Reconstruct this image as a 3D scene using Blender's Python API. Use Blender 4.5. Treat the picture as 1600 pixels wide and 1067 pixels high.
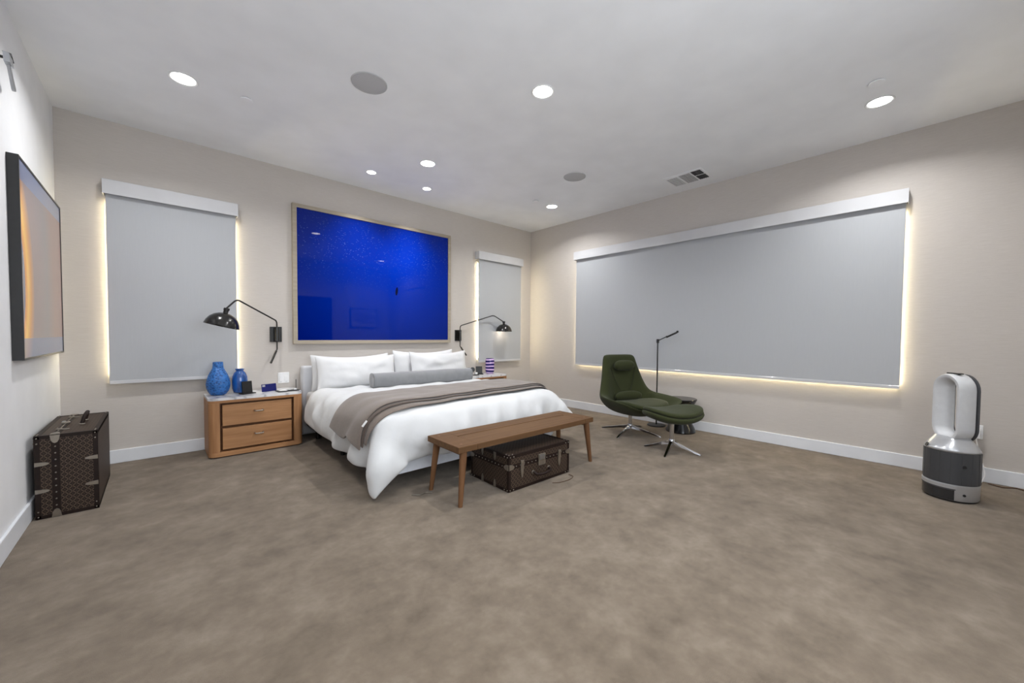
import bpy, bmesh, math, random
import numpy as np
from mathutils import Vector, Matrix

for o in list(bpy.data.objects): bpy.data.objects.remove(o)
S = bpy.context.scene
COL = S.collection
random.seed(7)
R = math.radians

# ------------------------------------------------------------------ camera, world, exposure
H = 3.0; XL = -5.538; YB = -5.75          # ceiling height, left wall, wall behind the camera
yaw, pit, rol = R(42.60023), R(-1.711144), R(.40643)
fw = Vector((math.sin(yaw)*math.cos(pit), math.cos(yaw)*math.cos(pit), math.sin(pit)))
rt = Vector((math.cos(yaw), -math.sin(yaw), 0)); up = rt.cross(fw)
rt, up = rt*math.cos(rol)+up*math.sin(rol), -rt*math.sin(rol)+up*math.cos(rol)
cd = bpy.data.cameras.new('camera'); cam = bpy.data.objects.new('camera', cd); COL.objects.link(cam)
cd.sensor_width = 36; cd.lens = 602.75/1600*36; cd.shift_y = 8.148/1600; cd.clip_start = .02
cam.matrix_world = Matrix(((rt.x, up.x, -fw.x, -4.936416), (rt.y, up.y, -fw.y, -4.89285), (rt.z, up.z, -fw.z, 1.163943), (0, 0, 0, 1)))
S.camera = cam
W = bpy.data.worlds.new('world'); S.world = W; W.use_nodes = True
W.node_tree.nodes['Background'].inputs[0].default_value = (.88, .94, 1.0, 1)
W.node_tree.nodes['Background'].inputs[1].default_value = 6.0
S.view_settings.view_transform = 'Standard'; S.view_settings.look = 'None'
S.view_settings.gamma = 1; S.view_settings.use_curve_mapping = False
S.view_settings.exposure = 0.38
LIGHT = 1.0            # common factor of the ceiling downlights

# ------------------------------------------------------------------ materials
M = {}
def srgb(c):
    return tuple(((v/255+.055)/1.055)**2.4 if v/255 > .04045 else v/255/12.92 for v in c)+(1,)
class NT:
    """small helper around a node tree"""
    def __init__(s, m): s.t = m.node_tree; s.n = s.t.nodes; s.l = s.t.links
    def add(s, typ, **kw):
        nd = s.n.new(typ)
        for k, v in kw.items():
            if k == 'ins':
                for a, b in v.items(): s.set(nd, a, b)
            else: setattr(nd, k, v)
        return nd
    def set(s, nd, key, val):
        sock = nd.inputs[key]
        if isinstance(val, bpy.types.NodeSocket): s.l.new(val, sock)
        else: sock.default_value = val
    def math(s, op, a, b=0., c=None):
        nd = s.n.new('ShaderNodeMath'); nd.operation = op
        s.set(nd, 0, a); s.set(nd, 1, b)
        if c is not None: s.set(nd, 2, c)
        return nd.outputs[0]
    def mix(s, f, a, b):
        nd = s.n.new('ShaderNodeMix'); nd.data_type = 'RGBA'
        s.set(nd, 0, f); s.set(nd, 6, a); s.set(nd, 7, b)
        return nd.outputs[2]
    def ramp(s, f, stops, interp='LINEAR'):
        nd = s.n.new('ShaderNodeValToRGB'); s.l.new(f, nd.inputs[0]); cr = nd.color_ramp; cr.interpolation = interp
        cr.elements[0].position = stops[0][0]; cr.elements[0].color = stops[0][1]
        cr.elements[1].position = stops[-1][0]; cr.elements[1].color = stops[-1][1]
        for p, c in stops[1:-1]:
            e = cr.elements.new(p); e.color = c
        return nd.outputs[0]
    def noise(s, scale, detail=3, vec=None, rough=.5):
        nd = s.n.new('ShaderNodeTexNoise'); nd.inputs['Scale'].default_value = scale
        nd.inputs['Detail'].default_value = detail; nd.inputs['Roughness'].default_value = rough
        if vec is not None: s.l.new(vec, nd.inputs['Vector'])
        return nd.outputs['Fac']
    def coord(s, which='Object', scale=(1, 1, 1), rot=(0, 0, 0)):
        tc = s.n.new('ShaderNodeTexCoord'); mp = s.n.new('ShaderNodeMapping')
        mp.inputs['Scale'].default_value = scale; mp.inputs['Rotation'].default_value = rot
        s.l.new(tc.outputs[which], mp.inputs[0]); return mp.outputs[0]
    def bump(s, h, strength=.2, dist=.01):
        nd = s.n.new('ShaderNodeBump'); nd.inputs['Strength'].default_value = strength; nd.inputs['Distance'].default_value = dist
        s.l.new(h, nd.inputs['Height']); return nd.outputs[0]

def mat(name, col, rough=.5, metal=0., spec=.5, coat=0., emit=None, estr=0., sheen=0., trans=0., noise=0., nscale=(30, 30, 30), bump=0.):
    if name in M: return M[name]
    m = bpy.data.materials.new(name); m.use_nodes = True; M[name] = m
    t = NT(m); b = t.n['Principled BSDF']
    c = srgb(col)
    b.inputs['Base Color'].default_value = c; b.inputs['Roughness'].default_value = rough
    b.inputs['Metallic'].default_value = metal; b.inputs['Specular IOR Level'].default_value = spec
    b.inputs['Coat Weight'].default_value = coat; b.inputs['Sheen Weight'].default_value = sheen
    b.inputs['Transmission Weight'].default_value = trans
    if emit is not None:
        b.inputs['Emission Color'].default_value = srgb(emit); b.inputs['Emission Strength'].default_value = estr
    v = t.coord('Object', nscale); n = t.noise(1., 3, v)
    a = noise if noise else .03
    lo = tuple(x*(1-a) for x in c[:3])+(1,); hi = tuple(min(1, x*(1+a)) for x in c[:3])+(1,)
    t.l.new(t.ramp(n, [(.3, lo), (.7, hi)]), b.inputs['Base Color'])
    if bump: t.l.new(t.bump(n, bump, .004), b.inputs['Normal'])
    return m
def bsdf(m): return m.node_tree.nodes['Principled BSDF']

def wood_mat(name, c1, c2, axis=0, rough=.45):
    m = bpy.data.materials.new(name); m.use_nodes = True; M[name] = m
    t = NT(m); b = t.n['Principled BSDF']
    sc = [38, 38, 38]; sc[axis] = 2.2
    v = t.coord('Object', tuple(sc)); n = t.noise(1., 5, v, .6)
    n2 = t.noise(.12, 2, v)
    f = t.math('ADD', t.math('MULTIPLY', n, .75), t.math('MULTIPLY', n2, .25))
    t.l.new(t.ramp(f, [(.3, srgb(c1)), (.72, srgb(c2))]), b.inputs['Base Color'])
    b.inputs['Roughness'].default_value = rough; b.inputs['Specular IOR Level'].default_value = .2
    t.l.new(t.bump(n, .12, .002), b.inputs['Normal'])
    return m

def make_mats():
    # wallpaper: woven grasscloth with fine horizontal streaks
    m = bpy.data.materials.new('grasscloth'); m.use_nodes = True; M['grasscloth'] = m
    t = NT(m); b = t.n['Principled BSDF']
    n1 = t.noise(1., 4, t.coord('Object', (9, 9, 190)), .6)
    n2 = t.noise(1., 3, t.coord('Object', (60, 60, 420)), .6)
    n3 = t.noise(.9, 2, t.coord('Object', (1, 1, 1.5)))
    f = t.math('ADD', t.math('ADD', t.math('MULTIPLY', n1, .5), t.math('MULTIPLY', n2, .25)), t.math('MULTIPLY', n3, .25))
    t.l.new(t.ramp(f, [(.3, srgb((187, 180, 173))), (.7, srgb((202, 196, 190)))]), b.inputs['Base Color'])
    b.inputs['Roughness'].default_value = .85; b.inputs['Specular IOR Level'].default_value = .2
    t.l.new(t.bump(f, .15, .002), b.inputs['Normal'])
    # carpet: cut pile, mottled by brushing
    m = bpy.data.materials.new('carpet'); m.use_nodes = True; M['carpet'] = m
    t = NT(m); b = t.n['Principled BSDF']
    v = t.coord('Object')
    big = t.noise(3.4, 8, v, .68); mid = t.noise(11., 5, v, .65); fine = t.noise(420., 2, v)
    f = t.math('ADD', t.math('ADD', t.math('MULTIPLY', big, .62), t.math('MULTIPLY', mid, .3)), t.math('MULTIPLY', fine, .12))
    t.l.new(t.ramp(f, [(.36, srgb((88, 76, 62))), (.53, srgb((112, 99, 84))), (.70, srgb((134, 122, 107)))]), b.inputs['Base Color'])
    b.inputs['Roughness'].default_value = 1; b.inputs['Specular IOR Level'].default_value = .05
    b.inputs['Sheen Weight'].default_value = .15; b.inputs['Sheen Roughness'].default_value = .6
    t.l.new(t.bump(t.math('ADD', fine, t.math('MULTIPLY', mid, .8)), .5, .006), b.inputs['Normal'])
    mat('ceiling_paint', (240, 241, 243), .9, spec=.1, nscale=(3, 3, 3))
    mat('white_paint', (228, 228, 229), .75, spec=.2, nscale=(4, 4, 4))
    mat('trim_paint', (222, 224, 228), .35, nscale=(5, 5, 5))
    # roller shade cloth
    m = mat('shade_cloth', (178, 180, 183), .85, spec=.15, noise=.014, nscale=(220, 220, 8), bump=.02)
    mat('fascia', (200, 200, 202), .1, spec=.5, nscale=(4, 4, 4))
    wood_mat('oak_x', (150, 107, 72), (183, 138, 98), 0)
    wood_mat('oak_z', (146, 104, 70), (178, 133, 94), 2)
    wood_mat('oak_dark', (96, 64, 40), (118, 80, 52), 0)
    wood_mat('bench_x', (80, 56, 35), (108, 79, 52), 0, .7)
    wood_mat('bench_z', (90, 61, 40), (118, 84, 56), 2, .7)
    wood_mat('frame_wood', (150, 140, 124), (172, 162, 146), 0, .45)
    # white marble with grey veins
    m = bpy.data.materials.new('marble'); m.use_nodes = True; M['marble'] = m
    t = NT(m); b = t.n['Principled BSDF']; v = t.coord('Object')
    w = t.add('ShaderNodeTexWave', ins={'Scale': 2.2, 'Distortion': 11., 'Detail': 4., 'Detail Scale': 1.6, 'Vector': v})
    n = t.noise(6, 4, v)
    f = t.math('MULTIPLY', t.math('POWER', w.outputs['Fac'], 5.), n)
    t.l.new(t.ramp(f, [(0., srgb((222, 222, 224))), (.55, srgb((176, 177, 182)))]), b.inputs['Base Color'])
    b.inputs['Roughness'].default_value = .18
    mat('white_linen', (207, 208, 209), .9, spec=.15, sheen=.2, noise=.012, nscale=(11, 11, 11), bump=.9)
    mat('white_percale', (212, 212, 213), .85, spec=.2, noise=.012, nscale=(11, 11, 11), bump=.8)
    mat('grey_velvet', (128, 129, 131), .8, spec=.2, sheen=.5, noise=.06, nscale=(14, 14, 14), bump=.1)
    mat('headboard_cloth', (196, 197, 201), .9, spec=.1, noise=.05, nscale=(200, 200, 200), bump=.1)
    mat('pale_ticking', (214, 217, 224), .9, spec=.1, nscale=(30, 30, 30))
    mat('throw_cloth', (113, 102, 94), .9, spec=.15, sheen=.35, noise=.06, nscale=(60, 60, 60), bump=.15)
    mat('throw_edge', (84, 73, 66), .9, spec=.15, sheen=.3, noise=.08, nscale=(60, 60, 60), bump=.15)
    mat('green_felt', (53, 57, 35), .88, spec=.1, sheen=.08, noise=.07, nscale=(90, 90, 90), bump=.1)
    mat('green_felt_dark', (36, 39, 22), .9, spec=.1, sheen=.2, noise=.07, nscale=(90, 90, 90), bump=.1)
    mat('chrome', (205, 207, 212), .1, 1.)
    mat('steel', (170, 172, 176), .3, 1.)
    mat('black_metal', (30, 29, 28), .38, .3, noise=.15, nscale=(20, 20, 20))
    mat('gunmetal', (62, 61, 60), .2, .75, noise=.12, nscale=(15, 15, 15))
    mat('black_plastic', (26, 26, 28), .4)
    mat('matt_black', (22, 22, 22), .8, noise=.1)
    mat('black_lacquer', (18, 18, 19), .2)
    mat('white_plastic', (232, 232, 232), .35); mat('pale_plastic', (202, 203, 205), .35)
    mat('silver_plastic', (188, 189, 192), .28, .55)
    mat('brass', (150, 142, 131), .35, .85, noise=.1)
    mat('trunk_trim', (30, 18, 13), .55, spec=.25, noise=.2, nscale=(25, 25, 25), bump=.1)
    mat('trunk_leather', (88, 58, 38), .55, noise=.15, nscale=(30, 30, 30))
    mat('lens_glow', (255, 255, 255), .5, emit=(255, 253, 248), estr=14.)
    mat('strip_glow', (255, 250, 230), .5, emit=(255, 240, 200), estr=55.)
    mat('bulb_on', (255, 244, 226), .5, emit=(255, 232, 200), estr=5.)
    mat('bulb_off', (226, 226, 224), .3)
    mat('grille', (184, 184, 185), .7, noise=.05, nscale=(300, 300, 300), bump=.2)
    mat('vent_white', (206, 206, 207), .5)
    mat('vent_dark', (70, 70, 72), .8)
    mat('art_frame_black', (34, 34, 35), .45, noise=.1)
    # coated canvas: lattice of small pale motifs on dark brown, in metres (UV)
    m = bpy.data.materials.new('trunk_canvas'); m.use_nodes = True; M['trunk_canvas'] = m
    t = NT(m); b = t.n['Principled BSDF']
    uv = t.add('ShaderNodeTexCoord').outputs['UV']; sp = t.add('ShaderNodeSeparateXYZ'); t.l.new(uv, sp.inputs[0])
    k = 1/.033
    a = t.math('MULTIPLY', t.math('ADD', sp.outputs[0], sp.outputs[1]), k); c = t.math('MULTIPLY', t.math('SUBTRACT', sp.outputs[0], sp.outputs[1]), k)
    fa = t.math('ABSOLUTE', t.math('SUBTRACT', t.math('FRACT', a), .5)); fc = t.math('ABSOLUTE', t.math('SUBTRACT', t.math('FRACT', c), .5))
    line = t.math('MAXIMUM', fa, fc)                                # near .5 on the lattice lines
    l1 = t.math('GREATER_THAN', line, .37)
    # four petalled flower in each diamond, a gap where the lines cross
    r2 = t.math('SQRT', t.math('ADD', t.math('POWER', fa, 2.), t.math('POWER', fc, 2.)))
    petal = t.math('LESS_THAN', t.math('ABSOLUTE', t.math('SUBTRACT', r2, .13)), .05)
    cross = t.math('GREATER_THAN', t.math('MINIMUM', fa, fc), .40)
    pat = t.math('MAXIMUM', t.math('MULTIPLY', t.math('SUBTRACT', l1, cross), .8), t.math('MULTIPLY', petal, .5))
    pat = t.math('MULTIPLY', pat, t.math('ADD', .45, t.math('MULTIPLY', t.noise(900, 2, t.coord('Object')), .9)))
    t.l.new(t.mix(pat, srgb((26, 17, 13)), srgb((96, 79, 66))), b.inputs['Base Color'])
    b.inputs['Roughness'].default_value = .55; b.inputs['Specular IOR Level'].default_value = .25
    # deep blue underwater photograph, glazed (UV 0..1)
    m = bpy.data.materials.new('sea_print'); m.use_nodes = True; M['sea_print'] = m
    t = NT(m); b = t.n['Principled BSDF']
    tc = t.add('ShaderNodeTexCoord'); uv = tc.outputs['UV']; sp = t.add('ShaderNodeSeparateXYZ'); t.l.new(uv, sp.inputs[0]); u, v = sp.outputs[0], sp.outputs[1]
    d = t.math('SQRT', t.math('ADD', t.math('POWER', t.math('MULTIPLY', t.math('SUBTRACT', u, .68), 1.1), 2.), t.math('POWER', t.math('SUBTRACT', v, .72), 2.)))
    bg = t.ramp(d, [(0., srgb((0, 46, 170))), (.25, srgb((0, 38, 150))), (.6, srgb((0, 32, 130))), (1., srgb((0, 20, 104)))])
    mp = t.add('ShaderNodeMapping'); mp.inputs['Scale'].default_value = (48, 150, 1); mp.inputs['Rotation'].default_value = (0, 0, .12); t.l.new(uv, mp.inputs[0])
    vo = t.add('ShaderNodeTexVoronoi', ins={'Scale': 1., 'Vector': mp.outputs[0]})
    fish = t.math('MULTIPLY', t.math('LESS_THAN', vo.outputs['Distance'], .17), t.math('GREATER_THAN', t.noise(260, 1, uv), .48))
    school = t.math('MULTIPLY', t.math('SUBTRACT', 1., t.math('MINIMUM', t.math('MULTIPLY', t.math('ABSOLUTE', t.math('SUBTRACT', v, .76)), 2.6), 1.)), t.math('MULTIPLY', t.noise(4.5, 2, uv), 1.3))
    col = t.mix(t.math('MULTIPLY', fish, t.math('MULTIPLY', school, .55)), bg, srgb((150, 180, 235)))
    # a small diver hanging upright in the water
    dv = t.math('LESS_THAN', t.math('ADD', t.math('POWER', t.math('DIVIDE', t.math('ADD', t.math('SUBTRACT', u, .598), t.math('MULTIPLY', t.math('SUBTRACT', v, .435), -.08)), .0085), 2.), t.math('POWER', t.math('DIVIDE', t.math('SUBTRACT', v, .435), .037), 2.)), 1.)
    col = t.mix(dv, col, srgb((4, 10, 40)))
    t.l.new(col, b.inputs['Base Color']); b.inputs['Roughness'].default_value = .5
    b.inputs['Coat Weight'].default_value = 1.; b.inputs['Coat Roughness'].default_value = .02; b.inputs['Coat IOR'].default_value = 1.33
    b.inputs['Specular IOR Level'].default_value = 0.
    # glazed print of a glowing ring around a dark disc (UV 0..1, u from the left of the picture)
    m = bpy.data.materials.new('eclipse_print'); m.use_nodes = True; M['eclipse_print'] = m
    t = NT(m); b = t.n['Principled BSDF']
    uv = t.add('ShaderNodeTexCoord').outputs['UV']; sp = t.add('ShaderNodeSeparateXYZ'); t.l.new(uv, sp.inputs[0]); u, v = sp.outputs[0], sp.outputs[1]
    rr = t.math('SQRT', t.math('ADD', t.math('POWER', t.math('ADD', u, .24), 2.), t.math('POWER', t.math('MULTIPLY', t.math('SUBTRACT', v, .38), .72), 2.)))
    glow = t.ramp(rr, [(0., srgb((50, 62, 104))), (.30, srgb((66, 78, 124))), (.31, srgb((214, 128, 38))), (.36, srgb((246, 186, 70))), (.42, srgb((214, 150, 80))), (.49, srgb((138, 122, 128))), (.8, srgb((118, 112, 126))), (1., srgb((128, 108, 114)))])
    band = t.math('GREATER_THAN', t.math('ABSOLUTE', t.math('SUBTRACT', v, .5)), .40)
    col = t.mix(t.math('MULTIPLY', band, .75), glow, srgb((104, 124, 164)))
    t.l.new(col, b.inputs['Base Color']); b.inputs['Roughness'].default_value = .5
    b.inputs['Coat Weight'].default_value = .7; b.inputs['Coat Roughness'].default_value = .03; b.inputs['Coat IOR'].default_value = 1.35; b.inputs['Specular IOR Level'].default_value = .1
    # hammered blue ceramic
    m = mat('blue_ceramic', (34, 92, 160), .45)
    t = NT(m); b = bsdf(m); vo = t.add('ShaderNodeTexVoronoi', ins={'Scale': 48., 'Vector': t.coord('Object', (1, 1, 1.15))})
    t.l.new(t.ramp(vo.outputs['Distance'], [(.2, srgb((20, 66, 124))), (.55, srgb((44, 108, 180)))]), b.inputs['Base Color'])
    t.l.new(t.bump(vo.outputs['Distance'], .6, .01), b.inputs['Normal'])
    mat('blue_glaze', (24, 78, 148), .12, coat=.6, noise=.35, nscale=(30, 30, 12))
    # purple striped glass
    m = mat('striped_glass', (140, 110, 200), .1)
    t = NT(m); b = bsdf(m); w = t.add('ShaderNodeTexWave', wave_type='BANDS', bands_direction='Z', ins={'Scale': 6.2, 'Distortion': 1.5, 'Detail': 1., 'Detail Scale': .8, 'Phase Offset': 1.2, 'Vector': t.coord('Object')})
    t.l.new(t.ramp(w.outputs['Fac'], [(.40, srgb((26, 12, 88))), (.52, srgb((36, 18, 100))), (.60, srgb((188, 158, 214))), (1., srgb((206, 178, 216)))]), b.inputs['Base Color'])
    # perforated filter drum
    m = mat('filter_mesh', (74, 75, 78), .45, .4)
    mat('smoke_tank', (40, 41, 44), .12, coat=.4)
    mat('phone_blue', (16, 22, 92), .25)
    mat('dark_door', (40, 34, 32), .5, noise=.2, nscale=(20, 20, 3))
    mat('cord_brown', (84, 62, 44), .6)
    m = bpy.data.materials.new('clear_pane'); m.use_nodes = True; M['clear_pane'] = m
    t = NT(m); g = t.add('ShaderNodeBsdfGlossy', ins={'Roughness': .02}); tr = t.add('ShaderNodeBsdfTransparent'); mx = t.add('ShaderNodeMixShader', ins={0: .06})
    t.l.new(tr.outputs[0], mx.inputs[1]); t.l.new(g.outputs[0], mx.inputs[2]); t.l.new(mx.outputs[0], t.n['Material Output'].inputs['Surface'])
    mat('tag_white', (230, 230, 228), .7)
make_mats()

# ------------------------------------------------------------------ object helpers
def props(o, label=None, cat=None, group=None, kind=None):
    if label: o['label'] = label
    if cat: o['category'] = cat
    if group: o['group'] = group
    if kind: o['kind'] = kind
    return o
def link(name, me, m=None, parent=None, smooth=False):
    o = bpy.data.objects.new(name, me); COL.objects.link(o)
    if m is not None:
        for x in (m if isinstance(m, (list, tuple)) else [m]): me.materials.append(M[x] if isinstance(x, str) else x)
    if parent: o.parent = parent
    if smooth:
        me.polygons.foreach_set('use_smooth', [True]*len(me.polygons)); me.update()
    return o
def thing(name, label, cat, loc=(0, 0, 0), rz=0., group=None):
    o = bpy.data.objects.new(name, None); COL.objects.link(o); o.empty_display_size = .1
    o.location = loc; o.rotation_euler = (0, 0, rz); props(o, label, cat, group); return o
def bm_mesh(bm, name, uv=False):
    bmesh.ops.recalc_face_normals(bm, faces=bm.faces[:])
    if uv:
        L = bm.loops.layers.uv.verify()
        for f in bm.faces:
            n = f.normal; ax = max(range(3), key=lambda i: abs(n[i]))
            for lp in f.loops:
                c = lp.vert.co
                lp[L].uv = (c.y, c.z) if ax == 0 else ((c.x, c.z) if ax == 1 else (c.x, c.y))
    me = bpy.data.meshes.new(name); bm.to_mesh(me); bm.free(); return me
def bevel(bm, w, seg=2):
    if w: bmesh.ops.bevel(bm, geom=[e for e in bm.edges], offset=w, segments=seg, affect='EDGES', profile=.5, clamp_overlap=True)
def add_box(bm, x0, x1, y0, y1, z0, z1):
    vs = [bm.verts.new((x, y, z)) for x in (x0, x1) for y in (y0, y1) for z in (z0, z1)]
    for f in ((0, 1, 3, 2), (4, 6, 7, 5), (0, 4, 5, 1), (2, 3, 7, 6), (0, 2, 6, 4), (1, 5, 7, 3)): bm.faces.new([vs[i] for i in f])
def box(name, b, m, parent=None, bev=0., seg=2, smooth=False, uv=False):
    bm = bmesh.new(); add_box(bm, *b); bevel(bm, bev, seg)
    return link(name, bm_mesh(bm, name, uv), m, parent, smooth)
def boxes(name, bs, m, parent=None, bev=0., uv=False):
    bm = bmesh.new()
    for b in bs:
        t = bmesh.new(); add_box(t, *b); bevel(t, bev); me = bpy.data.meshes.new('t'); t.to_mesh(me); t.free(); bm.from_mesh(me); bpy.data.meshes.remove(me)
    return link(name, bm_mesh(bm, name, uv), m, parent)
def loft(loops, closed=True, cap0=False, cap1=False, bm=None):
    bm = bm or bmesh.new(); rows = [[bm.verts.new(p) for p in lp] for lp in loops]
    n = len(rows[0])
    for a, b in zip(rows, rows[1:]):
        for i in range(n if closed else n-1):
            j = (i+1) % n; bm.faces.new((a[i], a[j], b[j], b[i]))
    if cap0: bm.faces.new(rows[0])
    if cap1: bm.faces.new(rows[-1][::-1])
    return bm
def ring(r, z, n=32, cx=0., cy=0., ry=None):
    return [(cx+r*math.cos(2*math.pi*i/n), cy+(ry if ry else r)*math.sin(2*math.pi*i/n), z) for i in range(n)]
def lathe(name, prof, m, parent=None, n=32, loc=(0, 0, 0), smooth=True, caps=(True, True), angle=40):
    bm = loft([ring(max(r, 1e-4), z, n) for r, z in prof], True, *caps)
    me = bm_mesh(bm, name); o = link(name, me, m, parent, smooth); o.location = loc
    if smooth: sharp(o, angle)
    return o
def sharp(o, deg=40):
    me = o.data; bm = bmesh.new(); bm.from_mesh(me)
    for e in bm.edges:
        if len(e.link_faces) == 2 and e.calc_face_angle(0) > R(deg): e.smooth = False
    bm.to_mesh(me); bm.free()
def smooth_path(pts, k=6):
    """Catmull-Rom through the points"""
    P = [Vector(p) for p in pts]; out = []
    for i in range(len(P)-1):
        p0 = P[max(i-1, 0)]; p1 = P[i]; p2 = P[i+1]; p3 = P[min(i+2, len(P)-1)]
        for s in range(k):
            t = s/k; out.append(.5*((2*p1)+(p2-p0)*t+(2*p0-5*p1+4*p2-p3)*t*t+(3*p1-p0-3*p2+p3)*t**3))
    out.append(P[-1]); return out
def closed_path(pts, k=4):
    P = [Vector(p) for p in pts]; n = len(P); out = []
    for i in range(n):
        p0, p1, p2, p3 = P[i-1], P[i], P[(i+1) % n], P[(i+2) % n]
        for s in range(k):
            t = s/k; out.append(.5*((2*p1)+(p2-p0)*t+(2*p0-5*p1+4*p2-p3)*t*t+(3*p1-p0-3*p2+p3)*t**3))
    return out
def rounded(pts, r=.03, k=5):
    """polyline with filleted corners"""
    P = [Vector(p) for p in pts]; out = [P[0]]
    for a, b, c in zip(P, P[1:], P[2:]):
        d1 = (a-b); d2 = (c-b); q = min(r, d1.length*.45, d2.length*.45); s = b+d1.normalized()*q; e = b+d2.normalized()*q
        for i in range(k+1):
            t = i/k; out.append(s*(1-t)**2+b*2*t*(1-t)+e*t*t)
    out.append(P[-1]); return out
def tube_bm(pts, r, n=10, bm=None, r1=None):
    pts = [Vector(p) for p in pts]; bm = bm or bmesh.new(); loops = []; prev = None
    for i, p in enumerate(pts):
        d = (pts[min(i+1, len(pts)-1)]-pts[max(i-1, 0)]).normalized()
        if prev is None:
            a = d.orthogonal().normalized()
        else:
            a = (prev-d*prev.dot(d)); a = a.normalized() if a.length > 1e-6 else d.orthogonal().normalized()
        prev = a; b = d.cross(a); q = r if r1 is None else r+(r1-r)*i/(len(pts)-1)
        loops.append([p+(a*math.cos(2*math.pi*j/n)+b*math.sin(2*math.pi*j/n))*q for j in range(n)])
    return loft(loops, True, True, True, bm)
def tube(name, pts, r, m, parent=None, n=10, r1=None):
    o = link(name, bm_mesh(tube_bm(pts, r, n, None, r1), name), m, parent, True); sharp(o, 50); return o
def prism(name, outline, y0, y1, m, parent=None, bev=0., axis=1, smooth=False, seg=2):
    """outline in the plane across `axis`, extruded from y0 to y1"""
    def P(a, b, t): return (t, a, b) if axis == 0 else ((a, t, b) if axis == 1 else (a, b, t))
    bm = loft([[P(a, b, y0) for a, b in outline], [P(a, b, y1) for a, b in outline]], True, True, True)
    if bev:
        es = [e for e in bm.edges if len(e.link_faces) == 2 and e.calc_face_angle(0) > R(40)]
        bmesh.ops.bevel(bm, geom=es, offset=bev, segments=seg, affect='EDGES', profile=.5, clamp_overlap=True)
    o = link(name, bm_mesh(bm, name), m, parent, smooth)
    if smooth: sharp(o, 35)
    return o
def subsurf(o, lv=2):
    md = o.modifiers.new('sub', 'SUBSURF'); md.levels = lv; md.render_levels = lv; return o
def copy_tree(o, parent=None):
    c = o.copy(); COL.objects.link(c); c.parent = parent
    for ch in list(o.children): copy_tree(ch, c)
    return c

# ------------------------------------------------------------------ room shell
def struct(o): o['kind'] = 'structure'; return o
T = .12
struct(box('floor', (XL-T, T, YB-T, T, -.1, 0), 'carpet'))
struct(box('ceiling', (XL-T, T, YB-T, T, H, H+.1), 'ceiling_paint'))
struct(box('wall_back', (XL-T, T, 0, T, 0, H), 'grasscloth'))
struct(box('wall_right', (0, T, YB-T, 0, 0, H), 'grasscloth'))
struct(box('wall_left', (XL-T, XL, YB-T, 0, 0, H), 'white_paint'))
WX0, WX1, WZ0, WZ1 = -5.1, -2.75, .85, 2.35      # unseen window added behind the camera to let in fill daylight
struct(boxes('wall_front', [(XL, WX0, YB-T, YB, 0, H), (WX1, 0, YB-T, YB, 0, H), (WX0, WX1, YB-T, YB, 0, WZ0), (WX0, WX1, YB-T, YB, WZ1, H)], 'white_paint'))
wf = struct(boxes('window_1', [(WX0, WX0+.05, YB-.09, YB-.03, WZ0, WZ1), (WX1-.05, WX1, YB-.09, YB-.03, WZ0, WZ1), (WX0+.05, WX1-.05, YB-.09, YB-.03, WZ0, WZ0+.05), (WX0+.05, WX1-.05, YB-.09, YB-.03, WZ1-.05, WZ1), (-3.95, -3.90, YB-.09, YB-.03, WZ0+.05, WZ1-.05)], 'trim_paint'))  # frame of the added window that lifts the ambient light
for a_, b_ in ((WX0+.05, -3.95), (-3.90, WX1-.05)): box('pane', (a_, b_, YB-.063, YB-.059, WZ0+.05, WZ1-.05), 'clear_pane', wf)
pl = bpy.data.lights.new('window_portal', 'AREA'); pl.shape = 'RECTANGLE'; pl.size = WX1-WX0; pl.size_y = WZ1-WZ0; pl.cycles.is_portal = True  # guides sky fill through the added window
po = bpy.data.objects.new('window_portal', pl); COL.objects.link(po); po.location = ((WX0+WX1)/2, YB-T-.01, (WZ0+WZ1)/2); po.rotation_euler = (R(90), 0, 0)
BH, BT = .118, .016
def baseboard(name, b): struct(box(name, b, 'trim_paint', None, .004))
baseboard('baseboard_back', (XL+BT, -BT, -BT, 0, 0, BH))
baseboard('baseboard_right', (-BT, 0, YB+BT, 0, 0, BH))
baseboard('baseboard_left', (XL, XL+BT, YB+BT, 0, 0, BH))
# dark door and framed picture on the wall behind the camera (they show in the glazed print)
d = struct(box('door_1', (-2.42, -1.60, YB, YB+.04, .005, 2.10), 'dark_door', None, .004))
h = tube('door_handle', rounded([(-1.69, YB+.035, 1.0), (-1.69, YB+.09, 1.0), (-1.80, YB+.09, 1.0)], .02), .009, 'steel', d)
baseboard('baseboard_front_1', (XL+BT, -2.5, YB, YB+BT, 0, BH)); baseboard('baseboard_front_2', (-1.52, -BT, YB, YB+BT, 0, BH))
struct(boxes('trim_1', [(-2.5, -2.42, YB, YB+.03, 0, 2.18), (-1.6, -1.52, YB, YB+.03, 0, 2.18), (-2.42, -1.6, YB, YB+.03, 2.10, 2.18)], 'trim_paint', None, .003))

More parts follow.
